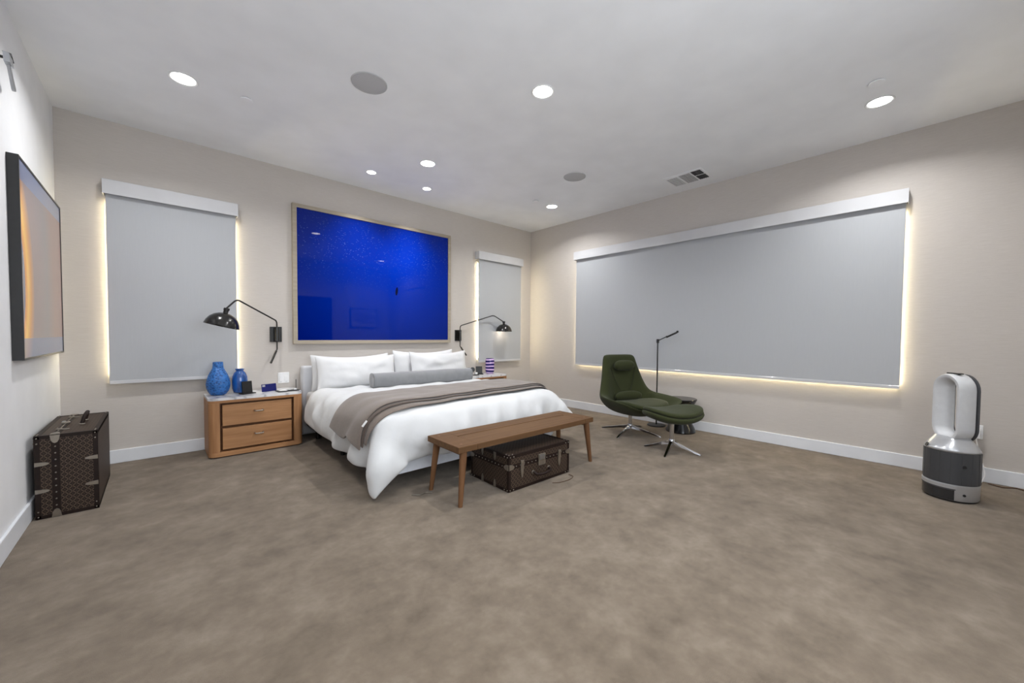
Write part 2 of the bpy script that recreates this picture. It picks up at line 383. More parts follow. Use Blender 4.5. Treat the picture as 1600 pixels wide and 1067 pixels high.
# ------------------------------------------------------------------ ceiling fittings
def downlight(x, y, r, label, watts, spread=146):
    t = thing('ceiling_light', label, 'ceiling light', (x, y, H), 0, 'recessed ceiling downlights')
    lathe('trim_ring', [(r, -.0), (r+.014, -.0), (r+.016, -.004), (r+.010, -.007), (r, -.004)], 'white_plastic', t, 40, caps=(False, False))
    lathe('lens', [(.001, -.0025), (r*.7, -.0035), (r, -.002)], 'lens_glow', t, 40, caps=(False, False))
    l = bpy.data.lights.new('downlight', 'AREA'); l.shape = 'DISK'; l.size = r*1.7; l.energy = watts*LIGHT; l.spread = R(spread); l.color = (.98, .99, 1)
    lo = bpy.data.objects.new('downlight_beam', l); COL.objects.link(lo); lo.parent = t; lo.location = (0, 0, -.012)
    return t, lo
for x, y, lb in ((-4.77, -1.18, 'recessed round ceiling light nearest the white left wall'), (-2.77, -1.18, 'larger recessed round light over the bed, nearer than the two small ones'),
                 (-.77, -1.18, 'recessed round ceiling light near the far corner of the room'), (-2.77, -2.86, 'bright recessed round light in the middle of the ceiling'),
                 (-.77, -4.57, 'recessed round ceiling light above the white air purifier'), (-2.77, -4.57, 'recessed round ceiling light above the open carpet, mirrored in the blue print'),
                 (-4.77, -4.57, 'recessed round ceiling light above the camera by the white wall')):
    downlight(x, y, .072, lb, 13.2)
for x, lb in ((-3.12, 'small accent downlight over the left half of the blue print'), (-2.41, 'small accent downlight over the right half of the blue print')):
    t, lo = downlight(x, -.54, .048, lb, 2.2, 70); lo.rotation_euler = (R(22), 0, 0)
for x, y, lb in ((-3.766, -2.056, 'large round grey speaker grille on the left of the ceiling'), (-1.357, -2.05, 'round grey speaker grille near the ceiling vent')):
    t = thing('ceiling_speaker', lb, 'speaker', (x, y, H), 0, 'ceiling speakers')
    lathe('grille', [(.001, -.006), (.10, -.006), (.117, -.004)], 'grille', t, 48, caps=(False, False))
    lathe('rim', [(.116, 0), (.126, 0), (.126, -.004), (.122, -.007), (.116, -.005)], 'grille', t, 48, caps=(False, False))
for x, y, r, lb in ((-4.394, -1.203, .042, 'small white sprinkler cap left of the large speaker'), (-1.105, -4.576, .046, 'small white sprinkler cap beside the light over the purifier'), (-1.10, -1.178, .042, 'small white sprinkler cap beside the far corner light')):
    t = thing('sprinkler_cap', lb, 'sprinkler', (x, y, H), 0, 'concealed sprinkler caps')
    lathe('cap', [(r*.98, -.004), (r, -.008), (r*.98, -.012), (.001, -.013)], 'ceiling_paint', t, 32, caps=(True, False))
    lathe('collar', [(r*.86, 0), (r*.86, -.006)], 'vent_dark', t, 32, caps=(False, False))
# supply vent: a face plate with three louvre fields
t = thing('ceiling_vent', 'white rectangular air vent with dark louvres in the ceiling', 'vent', (-.39, -2.93, H), 0)
box('face_plate', (-.175, .175, -.215, .215, -.006, 0), 'ceiling_paint', t, .002)
for y0, y1, x0, x1, tone in ((.075, .195, -.12, .14, 'vent_white'), (-.07, .05, -.13, .14, 'grille'), (-.19, -.09, -.14, -.015, 'vent_dark'), (-.19, -.09, .01, .13, 'vent_dark')):
    f = box('louvre_field', (x0, x1, y0, y1, -.009, -.005), tone, t)
    for i in range(5):
        yy = y0+(y1-y0)*(i+.5)/5
        box('louvre', (x0+.004, x1-.004, yy-.0015, yy+.0015, -.014, -.008), tone, f)

# ------------------------------------------------------------------ roller shades with light strips behind their edges
def shade(name, label, axis, a0, a1, v0, v1, zb, group, strips):
    """a0..a1 shade cloth, v0..v1 fascia along the wall; axis 0: bed wall (y=0), axis 1: right wall (x=0)"""
    t = thing(name, label, 'window shade', (0, 0, 0), 0, group)
    def B(nm, u0, u1, d0, d1, z0, z1, m, par=t, bev=0.):
        b = (u0, u1, -d1, -d0, z0, z1) if axis == 0 else (-d1, -d0, u0, u1, z0, z1)
        return box(nm, b, m, par, bev)
    B('fascia', v0, v1, .094, .10, 2.348, 2.472, 'fascia', t, .002)
    B('fascia_top', v0, v1, .001, .0935, 2.466, 2.472, 'fascia')
    for e0, e1 in ((v0, v0+.005), (v1-.005, v1)): B('end_cap', e0, e1, .001, .0935, 2.352, 2.466, 'fascia')
    # cloth with the roll it hangs from
    pts = [(2.40, .0575), (2.30, .0575), (zb+.03, .0575)]
    B('roller', a0, a1, .045, .085, 2.40, 2.445, 'shade_cloth', t, .012)
    B('cloth', a0, a1, .055, .058, zb+.02, 2.41, 'shade_cloth')
    B('hem_bar', a0, a1, .051, .063, zb-.002, zb+.028, 'fascia', t, .003)
    return t
def strip(label, axis, u0, u1, z0, z1, group='light strips behind the shades'):
    t = thing('light_strip', label, 'light strip', (0, 0, 0), 0, group)
    def B(nm, d0, d1, pu, pz, m):
        b = (u0-pu, u1+pu, -d1, -d0, z0-pz, z1+pz) if axis == 0 else (-d1, -d0, u0-pu, u1+pu, z0-pz, z1+pz)
        return box(nm, b, m, t)
    B('channel', .0005, .006, .002, .002, 'white_plastic'); B('diode_line', .0065, .010, 0, 0, 'strip_glow')
    return t
G = 'grey roller shades under a white box fascia'
shade('roller_shade', 'tall grey roller shade beside the white left wall', 0, -5.247, -4.332, -5.264, -4.314, .712, G, 'lr')
shade('roller_shade', 'narrow grey roller shade in the far corner behind the right wall lamp', 0, -1.206, -.291, -1.236, -.274, .728, G, 'lr')
shade('roller_shade', 'very wide grey roller shade across the right wall', 1, -4.708, -1.074, -4.725, -1.048, .708, G, 'lrb')
LS = 'thin warm light strip glowing behind '
for u, lb in ((-5.235, 'the left edge of the shade by the white wall'), (-4.344, 'the right edge of the shade by the white wall'), (-1.194, 'the left edge of the narrow corner shade'), (-.303, 'the right edge of the narrow corner shade')):
    strip(LS+lb, 0, u-.004, u+.004, .78, 2.30)
for u, lb in ((-4.697, 'the near edge of the wide shade'), (-1.085, 'the far edge of the wide shade')): strip(LS+lb, 1, u-.004, u+.004, .74, 2.30)
strip(LS+'the bottom edge of the wide shade', 1, -4.68, -1.10, .720, .728)

# ------------------------------------------------------------------ framed pictures
def picture(name, label, cat, w, h, dep, fwid, lip, mframe, mprint, loc, rz):
    """hangs on a wall; local x across, z up, front faces -y, back at y=0"""
    t = thing(name, label, cat, loc, rz)
    for nm, pts in (('frame_rail', [(-w/2, h/2), (w/2, h/2), (w/2-fwid, h/2-fwid), (-w/2+fwid, h/2-fwid)]), ('frame_rail', [(-w/2, -h/2), (w/2, -h/2), (w/2-fwid, -h/2+fwid), (-w/2+fwid, -h/2+fwid)]),
                    ('frame_stile', [(-w/2, -h/2), (-w/2, h/2), (-w/2+fwid, h/2-fwid), (-w/2+fwid, -h/2+fwid)]), ('frame_stile', [(w/2, -h/2), (w/2, h/2), (w/2-fwid, h/2-fwid), (w/2-fwid, -h/2+fwid)])):
        prism(nm, pts, -dep, -.001, mframe, t, .002)
    a, b = w/2-fwid, h/2-fwid
    bm = bmesh.new(); add_box(bm, -a-.002, a+.002, -dep+lip, -dep+lip+.006, -b-.002, b+.002)
    bmesh.ops.recalc_face_normals(bm, faces=bm.faces[:])
    L = bm.loops.layers.uv.verify()
    for f in bm.faces:
        for lp in f.loops: lp[L].uv = (lp.vert.co.x/(2*a)+.5, lp.vert.co.z/(2*b)+.5)
    me = bpy.data.meshes.new('print'); bm.to_mesh(me); bm.free(); link('print', me, mprint, t)
    return t
picture('framed_print', 'large deep blue underwater print in a pale wood frame over the bed', 'picture', 2.085, 1.575, .05, .042, .012, 'frame_wood', 'sea_print', (-2.768, 0, 1.835), 0)
picture('framed_print', 'black framed print with a glowing orange ring on the white left wall', 'picture', 1.262, 1.155, .0455, .012, .004, 'art_frame_black', 'eclipse_print', (XL, -.78, 1.578), R(90))
bp = picture('framed_print', 'small white framed picture on the wall behind the camera', 'picture', .74, .52, .03, .02, .004, 'art_frame_black', 'white_paint', (-.76, YB, 1.60), R(180))
box('sketch', (-.22, .22, -.0275, -.0262, -.13, .13), 'grille', bp)

# grey swivel spotlight high on the white wall, cut by the left edge of the photograph
t = thing('wall_spotlight', 'small grey swivel fixture high on the white left wall', 'wall light', (XL, -1.565, 2.60), 0); t.scale = (.72, .72, .72)
lathe('wall_plate', [(.035, 0), (.035, .012), (.030, .016), (.001, .016)], 'gunmetal', t, 28).rotation_euler = (0, R(90), 0)
tube('arm', rounded([(.014, 0, 0), (.055, .0, .0), (.065, .03, .02)], .02), .010, 'gunmetal', t)
prism('hood', [(-.02, .035), (.03, .055), (.09, .028), (.10, .018), (.04, .038), (.0, .03)], .04, .075, 'black_metal', t, .003, axis=0)
prism('body', [(-.04, .025), (.06, .02), (.085, -.03), (.03, -.035), (-.02, -.03)], .045, .075, 'steel', t, .004, axis=0)
prism('blade', [(.02, -.03), (.07, -.04), (.19, -.135), (.195, -.15), (.165, -.165), (.14, -.16)], .05, .066, 'steel', t, .004, axis=0)

# ------------------------------------------------------------------ nightstands
def nightstand(label, cx):
    t = thing('nightstand', label, 'nightstand', (cx, -.02, 0), 0, 'oak nightstands with marble tops')
    w, d, h = .785, .425, .56; r = .055
    def outline(w, d, r, n=6, z=0):
        o = [(-w/2, 0.)]
        for i in range(n+1): a = R(180+90*i/n); o.append((-w/2+r+r*math.cos(a), -d+r+r*math.sin(a)))
        for i in range(n+1): a = R(270+90*i/n); o.append((w/2-r+r*math.cos(a), -d+r+r*math.sin(a)))
        o.append((w/2, 0.)); return o
    # carcass: plinth, top rail, two rounded side posts, back and sides around the drawers
    prism('plinth', outline(w, d, r), .012, .052, 'oak_x', t, .003, 2, True)
    prism('glide_base', outline(w-.04, d-.03, r-.01), 0, .012, 'oak_dark', t, 0, 2)
    prism('top_rail', outline(w, d, r), .512, .536, 'oak_x', t, .002, 2, True)
    for s in (-1, 1):
        o = [(s*w/2, 0.)]
        for i in range(7): a = R(180+90*i/6); o.append((s*(w/2-r-r*math.cos(a)), -d+r+r*math.sin(a)))
        o += [(s*(w/2-.085), -d), (s*(w/2-.085), -d+.03), (s*(w/2-.02), -d+.06), (s*(w/2-.02), 0.)]
        prism('side_panel', o, .0525, .5115, 'oak_z', t, .002, 2, True)
    box('back_panel', (-w/2+.021, w/2-.021, -.02, 0, .053, .511), 'oak_dark', t)
    box('recess', (-w/2+.022, w/2-.022, -d+.062, -d+.072, .053, .511), 'oak_dark', t)
    prism('marble_top', outline(w, d, r), .5365, h, 'marble', t, .004, 2, True, 2)
    for z0, z1 in ((.072, .270), (.294, .492)):
        dr = box('drawer', (-w/2+.105, w/2-.105, -d+.012, -d+.05, z0, z1), 'oak_x', t, .003)
        k = tube('pull', rounded([(-.035, -d+.014, (z0+z1)/2+.022), (-.035, -d-.018, (z0+z1)/2+.018), (.035, -d-.018, (z0+z1)/2+.018), (.035, -d+.014, (z0+z1)/2+.022)], .012), .0065, 'brass', dr)
    return t
nightstand('oak nightstand with blue vases on its marble top, left of the bed', -4.213)
nightstand('oak nightstand with a striped vase on it, right of the bed', -1.317)
NZ = .5605

# ------------------------------------------------------------------ bed
BX = -2.765
bed = thing('bed', 'king bed with a pale grey upholstered headboard on black legs', 'bed', (BX, 0, 0), 0)
box('headboard', (-.985, .985, -.155, -.035, .03, .80), 'headboard_cloth', bed, .025, 3, True)
sharp(bed.children[0], 50)
box('foundation', (-.955, .955, -2.14, -.16, .13, .31), 'matt_black', bed, .02, 2)
prism('foot_sheet', [(-.94, .31)]+[(-.90+.04*math.cos(R(a)), .15+.05*math.sin(R(a))) for a in range(180, 271, 15)]+[(.90+.04*math.cos(R(a)), .15+.05*math.sin(R(a))) for a in range(270, 361, 15)]+[(.94, .31)], -2.175, -2.1405, 'pale_ticking', bed, .008)
box('mattress', (-.965, .965, -2.19, -.165, .312, .52), 'white_percale', bed, .05, 3, True)
boxes('base_frame', [(-.90, -.86, -2.08, -.2, .085, .129), (.86, .90, -2.08, -.2, .085, .129), (-.8595, .8595, -2.08, -2.04, .085, .129), (-.8595, .8595, -1.1, -1.06, .085, .129)], 'black_metal', bed, .003)
for x in (-.87, 0, .87):
    for y in (-2.05, -1.08, -.3): tube('leg', [(x, y, 0), (x, y, .0845)], .022, 'black_metal', bed, 12, .026)

# ---- duvet: position based cloth draped over the mattress
def drape(nx=76, ny=60, hx=.034, g=2., iters=8, steps=150,th=R(2.6),y0=-.47,xo=-.022,ex=1.012,fr=.55):
    Wc, Lc = (nx-1)*hx, (ny-1)*hx
    a = (np.arange(nx)*hx)[:, None]+np.zeros((1, ny)); b = (np.arange(ny)*hx)[None, :]+np.zeros((nx, 1))
    P = np.zeros((nx, ny, 3)); X = a-Wc/2
    uu = X/(Wc/2); vv = 2*b/Lc-1; X = X*np.sqrt(1-.17*np.clip(vv, 0, 1)**4/2); b = b-.5*Lc*.055*np.clip(vv, 0, 1)**3*uu**4      # rounded corners
    P[..., 0] = BX+xo+X-(b-1.0)*math.sin(th); P[..., 1] = y0-b*(1+.018*np.clip(-uu, -1, 1))
    rng = np.random.RandomState(3)
    def sm(z, k):
        for _ in range(k): z = (z+np.roll(z, 1, 0)+np.roll(z, -1, 0)+np.roll(z, 1, 1)+np.roll(z, -1, 1))/5
        return z
    nz = sm(rng.randn(nx, ny), 6); nz /= nz.std()
    P[..., 2] = .60+.012*nz
    cons = []
    for di, dj, st in ((1, 0, 1.), (0, 1, 1.), (1, 1, .6), (1, -1, .6), (2, 0, .3), (0, 2, .3), (4, 0, .16), (0, 4, .16), (8, 0, .05), (0, 8, .05)):
        i0 = slice(0, nx-di); i1 = slice(di, nx)
        if dj >= 0: j0 = slice(0, ny-dj); j1 = slice(dj, ny)
        else: j0 = slice(-dj, ny); j1 = slice(0, ny+dj)
        F = P[..., :2]; cons.append((i0, j0, i1, j1, np.sqrt(((F[i1, j1]-F[i0, j0])**2).sum(-1))*ex, st))
    th_c = .03
    c0 = np.array((BX, -1.1775, .30)); hf = np.array((.965, 1.0125, .22)); rad = .075
    V = np.zeros_like(P); dt = 1/60.
    for step in range(steps):
        V[..., 2] -= g*dt; V *= .97
        Q = P+V*dt
        for it in range(iters):
            for i0, j0, i1, j1, L, st in cons:
                D = Q[i1, j1]-Q[i0, j0]; l = np.sqrt((D*D).sum(-1))+1e-9
                e = (l-L)/l; e = np.where(e > 0, e, e*.35)
                C = D*(e*st*.3)[..., None]
                Q[i0, j0] += C; Q[i1, j1] -= C
        r0 = Q-c0; q = np.abs(r0)-(hf-rad); qp = np.maximum(q, 0); dl = np.sqrt((qp*qp).sum(-1)); ins = np.minimum(q.max(-1), 0)
        sd = dl+ins-rad-th_c
        n = np.where((dl > 1e-6)[..., None], qp/np.maximum(dl, 1e-6)[..., None], (q == q.max(-1, keepdims=True))*1.)*np.sign(r0)
        hit = sd < 0
        Q = np.where(hit[..., None], Q-n*sd[..., None], Q)
        mv = Q-P; tan = mv-n*(mv*n).sum(-1, keepdims=True)
        Q = np.where(hit[..., None], Q-tan*fr, Q)
        fl = Q[..., 2] < .022
        Q[..., 2] = np.maximum(Q[..., 2], .022)
        Q[..., :2] = np.where(fl[..., None], P[..., :2]+(Q[..., :2]-P[..., :2])*.3, Q[..., :2])
        low = Q[..., 2] < .40      # the heavy filling hangs close to the bed
        Q[..., 0] = np.where(low, np.maximum(Q[..., 0], BX-.965-.115), Q[..., 0]); Q[..., 1] = np.where(low, np.maximum(Q[..., 1], -2.335), Q[..., 1])
        Q[13:-13, 0, :2] = P[13:-13, 0, :2]                  # the pillows hold the head end
        V = (Q-P)/dt; P = Q
    return P
DU = drape()
def grid_normals(G_):
    du = np.gradient(G_, axis=0); dv = np.gradient(G_, axis=1); n = np.cross(dv, du); n /= np.linalg.norm(n, axis=-1, keepdims=True)+1e-9
    return n
def smooth_grid(G_, k):
    for _ in range(k):
        P = np.pad(G_, ((1, 1), (1, 1), (0, 0)), mode='edge'); G_ = (P[1:-1, 1:-1]*2+P[:-2, 1:-1]+P[2:, 1:-1]+P[1:-1, :-2]+P[1:-1, 2:])/6
    return G_
def slab(name, top, bot, m, parent=None, sub=1):
    """closed body between two grids"""
    nx, ny = top.shape[:2]; v = np.concatenate([top.reshape(-1, 3), bot.reshape(-1, 3)]); o = nx*ny; f = []
    I = lambda i, j: i*ny+j
    for i in range(nx-1):
        for j in range(ny-1):
            f.append((I(i, j), I(i, j+1), I(i+1, j+1), I(i+1, j))); f.append((o+I(i, j), o+I(i+1, j), o+I(i+1, j+1), o+I(i, j+1)))
    edge = [I(i, 0) for i in range(nx)]+[I(nx-1, j) for j in range(1, ny)]+[I(i, ny-1) for i in range(nx-2, -1, -1)]+[I(0, j) for j in range(ny-2, 0, -1)]
    for a, b in zip(edge, edge[1:]+edge[:1]): f.append((a, b, o+b, o+a))
    me = bpy.data.meshes.new(name); me.from_pydata(v.tolist(), [], f); me.update()
    bm = bmesh.new(); bm.from_mesh(me); bmesh.ops.recalc_face_normals(bm, faces=bm.faces[:]); bm.to_mesh(me); bm.free()
    ob = link(name, me, m, parent, True)
    if sub: subsurf(ob, sub)
    return ob
nrm = grid_normals(DU)
if nrm[40, 10, 2] < 0: nrm = -nrm
nx, ny = DU.shape[:2]
ei = np.minimum(np.arange(nx), nx-1-np.arange(nx))[:, None]; ej = np.minimum(np.arange(ny), ny-1-np.arange(ny))[None, :]
puff = np.clip(np.minimum(ei, ej)/4., 0, 1)**.5
rs = np.random.RandomState(5); z = rs.randn(nx, ny)
for _ in range(5): z = (z+np.roll(z, 1, 0)+np.roll(z, -1, 0)+np.roll(z, 1, 1)+np.roll(z, -1, 1))/5
z /= z.std()
thick = (.012+.024*puff+.006*z*puff)[..., None]
# soft hanging folds on the sides, shallow creases on top
ii, jj = np.meshgrid(np.arange(nx)*.034, np.arange(ny)*.034, indexing='ij'); rr = np.random.RandomState(21)
def ripple(x, y, waves):
    o_ = np.zeros_like(x)
    for lam, amp in waves: o_ += amp*np.sin(2*np.pi*x/lam+rr.rand()*6.28+1.1*np.sin(2*np.pi*y/(lam*2.3)+rr.rand()*6.28))
    return o_
drop = np.clip((.555-DU[..., 2])/.16, 0, 1)*puff
foot = np.clip((-2.12-DU[..., 1])/.06, 0, 1)
keep_f = np.clip((np.arange(nx)-22)/10., 0, 1)[:, None]; keep_s = np.clip((43-np.arange(ny))/8., 0, 1)[None, :]
flat = 1-np.clip((np.arange(ny)-23)/3., 0, 1)*np.clip((50-np.arange(ny))/3., 0, 1)        # pressed flat under the throw
flat = flat[None, :]*np.ones((nx, 1))
fold = foot*ripple(ii, jj, ((.31, .014), (.19, .011), (.12, .006)))+(1-foot)*ripple(jj, ii, ((.36, .010), (.21, .008), (.13, .004)))
crease = ripple(ii+.6*jj, jj, ((.42, .0035), (.23, .0025)))+ripple(jj-.4*ii, ii, ((.33, .003), (.17, .002)))
thick = (.012+.024*puff+.006*z*puff*(.3+.7*flat))[..., None]+((foot*keep_f+(1-foot)*keep_s*flat)*np.clip(fold, -.010, 1)*drop+crease*puff*flat)[..., None]
thick = np.maximum(thick, .006)
duvet_top = DU+nrm*thick; duvet_bot = DU-nrm*(.008+.008*puff)[..., None]
duvet_top[..., 2] = np.maximum(duvet_top[..., 2], .004); duvet_bot[..., 2] = np.maximum(duvet_bot[..., 2], .003)
duvet = slab('duvet', duvet_top, duvet_bot, 'white_linen')
props(duvet, 'puffy white duvet draped over the bed, one corner touching the carpet', 'duvet')

# ---- folded throw lying across the duvet, following its surface
def throw():
    t = thing('throw_blanket', 'folded taupe throw blanket laid across the foot of the bed', 'blanket', (0, 0, 0), 0)
    base = smooth_grid(duvet_top.copy(), 2); n = grid_normals(base)
    if n[40, 10, 2] < 0: n = -n
    def samp(G_, u, v):
        i = np.clip(u, 0, nx-1.001); j = np.clip(v, 0, ny-1.001); i0 = i.astype(int); j0 = j.astype(int); a = (i-i0)[..., None]; b = (j-j0)[..., None]
        return (G_[i0, j0]*(1-a)+G_[i0+1, j0]*a)*(1-b)+(G_[i0, j0+1]*(1-a)+G_[i0+1, j0+1]*a)*b
    def layer(nm, ia, ib, ja, jb, o0, o1, m, parent=None, skew=0.):
        k = 64; q = 22
        uu = np.linspace(ia, ib, k)[:, None]+np.zeros((1, q)); vv = np.linspace(0, 1, q)[None, :]+np.zeros((k, 1))
        vv = ja+(jb-ja)*vv+skew*np.clip((ib-uu)/(ib-ia), 0, 1)**2
        c = samp(base, uu, vv); nn = samp(n, uu, vv)
        c = smooth_grid(c, 2)
        s = np.linspace(0, 1, q)[None, :]*np.ones((k, 1)); rnd = np.minimum(1, np.minimum(s, 1-s)*q/1.5)
        rr = np.random.RandomState(11); w = rr.randn(k, q)
        for _ in range(4): w = (w+np.roll(w, 1, 0)+np.roll(w, -1, 0)+np.roll(w, 1, 1)+np.roll(w, -1, 1))/5
        top = c+nn*(o1-(1-rnd)*.3*(o1-o0)+.002*w/w.std())[..., None]; bot = c+nn*o0
        return slab(nm, top, bot, m, parent)
    JA, JB = 28.0, 45.5
    layer('fold_layer', 6.2, 73, JA+.3, JB+1.4, .020, .034, 'throw_cloth', t, 2.0)
    layer('fold_layer', 5.5, 73.3, JA+.15, JB+.3, .036, .049, 'throw_edge', t, 2.0)
    layer('fold_layer', 4.9, 73.6, JA, JB-.4, .051, .066, 'throw_cloth', t, 2.0)
    e = samp(base, np.array([[10.]]), np.array([[JB+1.2]]))[0, 0]; k_ = samp(n, np.array([[10.]]), np.array([[JB+1.2]]))[0, 0]
    q = e+k_*.052; tg = box('care_tag', (-.007, .007, -.003, .003, -.026, .026), 'tag_white', t); tg.location = q.tolist(); tg.rotation_euler = (R(10), R(35), R(-10))
    return t
throw()

# ---- pillows
def pillow(label, x, y, z, w, h, T_, tilt, yawd, seed):
    n, m = 28, 18; rr = np.random.RandomState(seed)
    u = np.linspace(-1, 1, n)[:, None]+np.zeros((1, m)); v = np.linspace(-1, 1, m)[None, :]+np.zeros((n, 1))
    f = np.clip((1-np.abs(u)**3.2)*(1-np.abs(v)**2.8), 0, 1)**.62
    wr = rr.randn(n, m)
    for _ in range(3): wr = (wr+np.roll(wr, 1, 0)+np.roll(wr, -1, 0)+np.roll(wr, 1, 1)+np.roll(wr, -1, 1))/5
    wr /= wr.std()
    X = u*w/2*(1-.045*(1-v**2)*np.abs(u)**4); Z = v*h/2*(1-.07*(1-u**2)*np.abs(v)**4)
    Z = Z-.03*np.clip(v, 0, 1)*(1-u**2)+h/2
    tp = np.stack([X, -(f*T_/2+.006*wr*f)-.003, Z], -1); bt = np.stack([X, f*T_/2+.003, Z], -1)
    o = slab('pillow', tp, bt, 'white_percale', None, 1)
    o.location = (x, y, z); o.rotation_euler = (R(-tilt), 0, R(yawd))
    props(o, label, 'pillow', 'white bed pillows'); return o
pillow('white pillow at the back of the left stack against the headboard', -3.235, -.268, .525, .92, .41, .13, 7, 0, 1)
pillow('white pillow at the front of the left stack', -3.215, -.412, .538, .92, .39, .16, 12, -1, 2)
pillow('white pillow behind the right front pillow, its left end showing', -2.265, -.268, .525, .92, .44, .13, 7, 0, 3)
pillow('white pillow at the front of the right stack behind the bolster', -2.115, -.415, .563, .90, .39, .16, 11, 1, 4)
# ---- bolster
t = thing('bolster', 'long grey velvet bolster lying in front of the pillows', 'cushion', (-2.585, -.80, .655), R(-2.2))
sec = [(math.copysign(abs(math.cos(a))**.72, math.cos(a)), math.copysign(abs(math.sin(a))**.72, math.sin(a))) for a in [2*math.pi*i/28 for i in range(28)]]
L_ = .635; lo = []
for x, s in ((-L_, .55), (-L_-.006, .86), (-L_+.004, .985), (-L_+.02, 1.), (-.3, 1.02), (0, 1.015), (.3, 1.02), (L_-.02, 1.), (L_-.004, .985), (L_+.006, .86), (L_, .55)):
    lo.append([(x, c*.082*s, d*.080*s) for c, d in sec])
o = link('cover', bm_mesh(loft(lo, True, True, True), 'cover'), 'grey_velvet', t, True)
for s in (-1, 1):
    pth = [(s*(L_-.003), c*.082, d*.080) for c, d in sec]; pth.append(pth[0]); tube('piping', pth, .004, 'grey_velvet', t, 8)

# ------------------------------------------------------------------ wall lamps
def wall_lamp(label, px, swing, on, tilt, reach):
    """swing: heading of the arm (degrees, 0 = +x)"""
    t = thing('wall_lamp', label, 'lamp', (px, 0, 1.155), 0, 'black swing-arm wall lamps')
    box('wall_plate', (-.057, .057, -.016, 0, -.083, .083), 'black_metal', t, .003)
    y = -.062
    tube('pivot_barrel', [(0, y, -.075), (0, y, .075)], .020, 'gunmetal', t, 16)
    box('bracket', (-.012, .012, y+.02, -.0165, -.055, .055), 'black_metal', t)
    d = Vector((math.cos(R(swing)), math.sin(R(swing)), 0)); o = Vector((0, y, 0)); zz = Vector((0, 0, 1))
    apex = o+d*.60+zz*.325; neck = o+d*reach+zz*.222
    tube('arm', rounded([o+zz*.07, o+zz*.145, apex, neck], .045, 6), .0075, 'black_metal', t, 10)
    tube('lower_rod', rounded([o-zz*.07, o-zz*.165, o-zz*.185+d*.02], .03, 5), .0065, 'black_metal', t, 10)
    tube('handle', [o-zz*.18+d*.015, o-zz*.305+d*.11], .011, 'gunmetal', t, 12)
    s = thing('shade_pivot', None, None); s.parent = t; s.location = neck
    # the shade is one lathe with real thickness, tilted on its socket
    prof = [(.020, .002), (.045, -.004), (.080, -.022), (.108, -.050), (.125, -.084), (.134, -.120), (.131, -.120), (.122, -.086), (.105, -.053), (.078, -.026), (.045, -.009), (.001, -.004)]
    bpy.data.objects.remove(s)
    rot = (R(tilt[0]), R(tilt[1]), 0)
    sh = lathe('lamp_shade', prof, 'gunmetal', t, 40, caps=(False, False)); sh.location = neck-zz*.035; sh.rotation_euler = rot
    k = lathe('socket', [(.001, .048), (.021, .047), (.023, .04), (.023, .026), (.019, .024), (.019, .0), (.021, -.004)], 'black_metal', t, 24); k.location = neck-zz*.035; k.rotation_euler = rot
    b = lathe('bulb', [(.012, -.012), (.018, -.028), (.03, -.052), (.034, -.07), (.028, -.09), (.014, -.1), (.001, -.102)], 'bulb_on' if on else 'bulb_off', t, 24); b.location = neck-zz*.035; b.rotation_euler = rot
    if on:
        l = bpy.data.lights.new('bulb_light', 'POINT'); l.energy = .9; l.color = (1, .87, .72); l.shadow_soft_size = .06
        lo_ = bpy.data.objects.new('bulb_light', l); COL.objects.link(lo_); lo_.parent = t; lo_.location = neck-zz*.16
    return t
wall_lamp('black swing-arm wall lamp over the blue vases, its dome tilted', -3.976, 180+47, False, (0, 14), .745)
wall_lamp('black swing-arm wall lamp over the striped vase, its bulb lit', -1.562, -7, True, (0, 0), .80)

# ------------------------------------------------------------------ things on the left nightstand
t = thing('vase', 'tall blue ceramic vase with a hammered dimpled body', 'vase', (-4.505, -.19, NZ), 0)
lathe('body', [(.001, .0), (.045, .0), (.062, .008), (.082, .035), (.094, .075), (.097, .11), (.091, .15), (.078, .195), (.062, .228), (.050, .252), (.044, .265), (.038, .26), (.03, .2)], 'blue_ceramic', t, 40, caps=(False, False))
lathe('neck', [(.0475, .252), (.043, .28), (.041, .318), (.040, .322), (.036, .32), (.036, .26)], 'blue_ceramic', t, 40, caps=(False, False))
t = thing('vase', 'small glossy blue vase behind the black photo stand', 'vase', (-4.325, -.145, NZ), 0)
lathe('body', [(.001, .0), (.042, .0), (.056, .01), (.066, .05), (.068, .11), (.064, .165), (.050, .202), (.034, .22)], 'blue_glaze', t, 36, caps=(False, False))
lathe('neck', [(.034, .219), (.032, .228), (.040, .240), (.040, .244), (.034, .244), (.026, .222)], 'blue_glaze', t, 36, caps=(False, False))
t = thing('photo_stand', 'black square card stand on the marble beside the blue vases', 'stand', (-4.280, -.275, NZ), R(24))
box('base', (-.065, .065, -.035, .035, 0, .008), 'matt_black', t, .002); p = box('card', (-.048, .048, -.006, .006, .0085, .125), 'matt_black', t, .002); p.rotation_euler = (R(-6), 0, 0)
t = thing('phone', 'dark blue phone standing on its side near the wall', 'phone', (-4.085, -.225, NZ), R(20))
o = box('back_shell', (-.075, .075, -.008, .0, .0, .078), 'phone_blue', t, .0035, 3); o.rotation_euler = (R(-8), 0, 0)
c = box('camera_bump', (-.068, -.04, -.0095, -.0075, .052, .07), 'silver_plastic', o, .001)
box('prop_foot', (-.03, .03, .001, .045, .0, .018), 'matt_black', t, .002)
t = thing('charging_tray', 'flat black charging tray with a silver pad on the marble', 'tray', (-3.93, -.315, NZ), R(6))
box('tray', (-.105, .095, -.055, .055, 0, .010), 'black_plastic', t, .003); box('pad', (-.09, -.02, -.045, .02, .0102, .016), 'white_plastic', t, .002); box('keypad', (-.015, .055, -.01, .045, .0102, .015), 'silver_plastic', t, .002)
